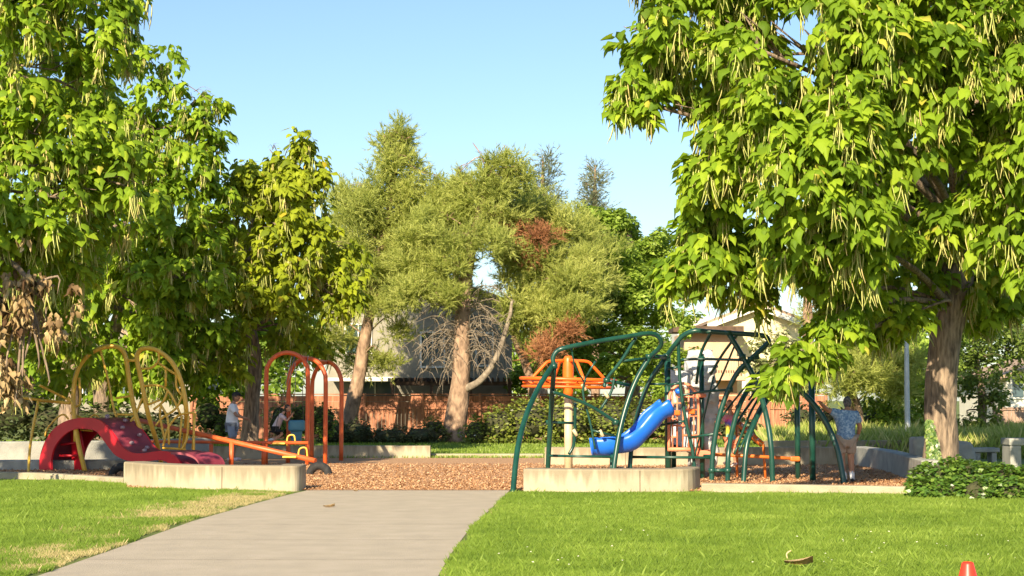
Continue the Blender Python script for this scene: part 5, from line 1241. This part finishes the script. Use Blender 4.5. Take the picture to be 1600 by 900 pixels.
# the man, back to the camera, holding the arc bar
Ym = 31.75; q = W(1322, 700, Ym); mx = q.x; zt = W(0, 620, Ym).z; s_ = zt/1.76
def ml(x, y, z): return V3((mx+x*s_, Ym+y*s_, z*s_))
hand = W(1275, 629, 31.45)
J = dict(pelvis=ml(.0, 0, .95), waist=ml(.0, 0, 1.10), chest=ml(.02, 0, 1.33), neck=ml(.04, .02, 1.50), chin=ml(.045, .05, 1.56), head=ml(.05, .06, 1.645),
         shL=ml(-.19, 0, 1.42), elL=ml(-.40, -.05, 1.50), wrL=hand+V3((.09, 0, -.01)), shR=ml(.21, 0, 1.40), elR=ml(.30, .02, 1.14), wrR=ml(.27, .16, .95),
         hipL=ml(-.10, 0, .88), knL=ml(-.09, .02, .48), anL=ml(-.04, 0, .10), toL=ml(-.06, .14, .04), hipR=ml(.10, 0, .88), knR=ml(.10, .02, .48), anR=ml(.12, 0, .10), toR=ml(.15, .14, .04))
man, _b = person('man in blue patterned shirt and khaki shorts, back turned, holding the green arc bar', (mx, Ym, 0), J, V3((.15, 1, -.05)),
       dict(skin=M['skin_d'], shirt=M['shirt'], shorts=M['khaki'], shoe=M['black_cloth'], sock=M['white_cloth'], hair=M['hair_grey']), s_, rad=1.27)
# woman in profile, facing right, under the third tree
Yw_ = 42.5; q = W(362, 700, Yw_); wx = q.x; zt = W(0, 613, Yw_).z; s_ = zt/1.72
def wl_(x, y, z): return V3((wx+x*s_, Yw_+y*s_, z*s_))
J = dict(pelvis=wl_(0, 0, .93), waist=wl_(0, 0, 1.08), chest=wl_(.0, 0, 1.30), neck=wl_(.03, 0, 1.46), chin=wl_(.06, 0, 1.52), head=wl_(.10, 0, 1.60),
         shL=wl_(.02, -.17, 1.38), elL=wl_(.14, -.21, 1.14), wrL=wl_(.36, -.18, 1.08), shR=wl_(.02, .17, 1.38), elR=wl_(.12, .2, 1.14), wrR=wl_(.34, .12, 1.05),
         hipL=wl_(0, -.09, .87), knL=wl_(.03, -.10, .48), anL=wl_(-.02, -.10, .10), toL=wl_(.12, -.11, .04), hipR=wl_(0, .09, .87), knR=wl_(.05, .10, .48), anR=wl_(.03, .10, .10), toR=wl_(.17, .11, .04))
wo, _b = person('woman in white t-shirt, grey shorts and dark cap standing side-on', (wx, Yw_, 0), J, V3((1, -.1, -.12)),
       dict(skin=M['skin_d'], shirt=M['white_cloth'], shorts=M['grey_cloth'], shoe=M['pink_cloth'], hair=M['hair_dark']), s_, rad=1.02)
bm = bmesh.new(); c = J['head']+V3((0, 0, .04))
bmesh.ops.create_uvsphere(bm, u_segments=20, v_segments=12, radius=.118*s_, matrix=Matrix.Translation(c) @ Matrix.Diagonal((1, .9, .85, 1)))
bmesh.ops.delete(bm, geom=[v for v in bm.verts if v.co.z < c.z-.01], context='VERTS'); add_box(bm, tuple(c+V3((.13, 0, 0))*s_), (.12*s_, .15*s_, .015), .005)
bm_obj('cap', bm, M['black_cloth'], wo, True)
# child in the swing area, leaning forward
Yc = 41.0
def cw(px, py, dy=0): return W(px, py, Yc+dy)
J = dict(pelvis=cw(431, 668), waist=cw(434, 662), chest=cw(438, 653), neck=cw(443, 645), chin=cw(445, 642), head=cw(449, 638), shL=cw(438, 649, -.13), elL=cw(448, 658, -.15), wrL=cw(455, 650, -.15), shR=cw(440, 649, .13), elR=cw(450, 657, .15), wrR=cw(456, 648, .15),
         hipL=cw(430, 671, -.08), knL=cw(442, 678, -.1), anL=cw(428, 688, -.1), toL=cw(425, 694, -.1), hipR=cw(431, 671, .08), knR=cw(438, 682, .1), anR=cw(427, 684, .1), toR=cw(421, 688, .1))
ch, _b = person('child in pale top and black shorts swinging with legs tucked back', (cw(435, 700).x, Yc, 0), J, V3((1, -.1, .1)),
       dict(skin=M['skin'], shirt=M['pink_cloth'], shorts=M['black_cloth'], shoe=M['white_cloth'], hair=M['hair_dark']), .66, head_s=1.15)
box('belt_seat', tuple(cw(432, 674)), (.3, .5, .03), M['black_cloth'], sw, .01)
for dy in (-.24, .24): tube('chain', [cw(432, 674)+V3((0, dy, 0)), c1.lerp(c2, .3)+V3((0, dy, 0))], .008, M['chain'], sw, 6, 1)
# child in tie-dye shirt inside the right climber
Yk = 33.2
def ck(px, py, dy=0): return W(px, py, Yk+dy)
J = dict(pelvis=ck(1142, 684), waist=ck(1141, 675), chest=ck(1140, 657), neck=ck(1140, 645), chin=ck(1140, 640), head=ck(1140, 632), shL=ck(1135, 650, -.1), elL=ck(1128, 662, -.2), wrL=ck(1122, 652, -.25), shR=ck(1147, 650, .1), elR=ck(1153, 664, .1), wrR=ck(1153, 678, .05),
         hipL=ck(1139, 688, -.05), knL=ck(1134, 702, -.2), anL=ck(1139, 719, -.1), toL=ck(1133, 724, -.15), hipR=ck(1146, 688, .05), knR=ck(1146, 706, 0), anR=ck(1149, 722, .1), toR=ck(1144, 727, .0))
kd, _b = person('small child in a rainbow tie-dye shirt standing behind the bars of the right green climber', (ck(1142, 730).x, Yk, 0), J, V3((-.5, -.6, 0)),
       dict(skin=M['skin'], shirt=M['tiedye'], shorts=M['salmon'], shoe=M['pink_cloth'], hair=M['hair_fair']), .66, head_s=1.15)

# ------------------------------------------------------------ small things
Yc_ = 13.6; q = W(1512, 878, Yc_); cn = thing('traffic_cone', (q.x, Yc_, 0), 'small bright red cone on the grass at the bottom right corner', 'cone')
bm = bmesh.new(); zt = q.z
prof = [(.115, .012), (.108, .03), (.05, zt-.02), (.046, zt-.006), (.036, zt), (.03, zt-.01)]
rings = [[bm.verts.new((q.x+r_*math.cos(a), Yc_+r_*math.sin(a), z)) for a in np.linspace(0, 2*math.pi, 28, endpoint=False)] for r_, z in prof]
for i in range(len(rings)-1):
    for k in range(28):
        f = bm.faces.new((rings[i][k], rings[i][(k+1) % 28], rings[i+1][(k+1) % 28], rings[i+1][k])); f.smooth = True
bm_obj('cone_body', bm, M['cone'], cn); box('base_plate', (q.x, Yc_, .008), (.3, .3, .02), M['cone'], cn, .006)
def leaf_thing(px, py, s, label, rz=0.0, z=.02, curl=1.0):
    g = G(px, py, z); t = thing('fallen_leaf', g, label, 'leaf')
    bm = bmesh.new(); vs = []
    n = 7
    for i in range(n):
        u = i/(n-1); wd = s*.28*math.sin(math.pi*min(1, u*1.02+.02))**.7
        for j in (-1, 0, 1):
            vs.append(bm.verts.new((g.x+math.cos(rz)*s*(u-.5)-math.sin(rz)*wd*j, g.y+math.sin(rz)*s*(u-.5)+math.cos(rz)*wd*j, g.z+curl*s*(.25*(u-.5)**2+.18*abs(j)*(.4+u)))))
    for i in range(n-1):
        for j in range(2):
            f = bm.faces.new((vs[i*3+j], vs[i*3+j+1], vs[(i+1)*3+j+1], vs[(i+1)*3+j])); f.smooth = True
    bmesh.ops.solidify(bm, geom=bm.faces[:], thickness=.002)
    bm_obj('blade', bm, M['straw'], t)
leaf_thing(514, 792, .17, 'pale dry leaf lying alone on the concrete path', .1, .012)
leaf_thing(556, 767, .10, 'tiny yellow leaf at the far end of the path by the wood chips', .6, .012)
leaf_thing(1248, 882, .26, 'curled straw-coloured leaf lying on the right lawn near the bottom edge', -.15, .08)
g = G(1235, 872, .05)
st = thing('dry_stalk', (g.x, g.y, 0), 'thin bent straw stalk above the curled leaf on the right lawn', 'stalk')
tube('stem', [W(1245, 884, g.y), W(1233, 876, g.y), W(1229, 866, g.y), W(1236, 860, g.y)], .007, M['straw'], st, 6, 4)
tube('stem', [W(1229, 866, g.y), W(1232, 861, g.y+.03)], .005, M['straw'], st, 6, 1)
# weed clump at bottom centre-right
r = np.random.default_rng(14); n = 420; a = r.random(n)*6.283; gg = G(1300, 893)
P = np.stack([gg.x+(r.random(n)-.5)*1.1, gg.y+(r.random(n)-.5)*.7, 0*a], 1)
D = np.stack([np.cos(a), np.sin(a)*.7, .3+.5*r.random(n)], 1); U = np.stack([0*a, 0*a, 1+0*a], 1)
o = leaves('grass_tuft', P, D, U, (.09+.09*r.random(n)), [(-.03, 0, 0), (.022, 0, 0), (.018, .6, .0), (0, 1, -.12)], [(0, 1, 2, 3)], M['blade'], None, .35+.4*r.random(n))
tag(o, kind='stuff', label='coarse long-bladed grass clump at the bottom of the right lawn', cat='grass')
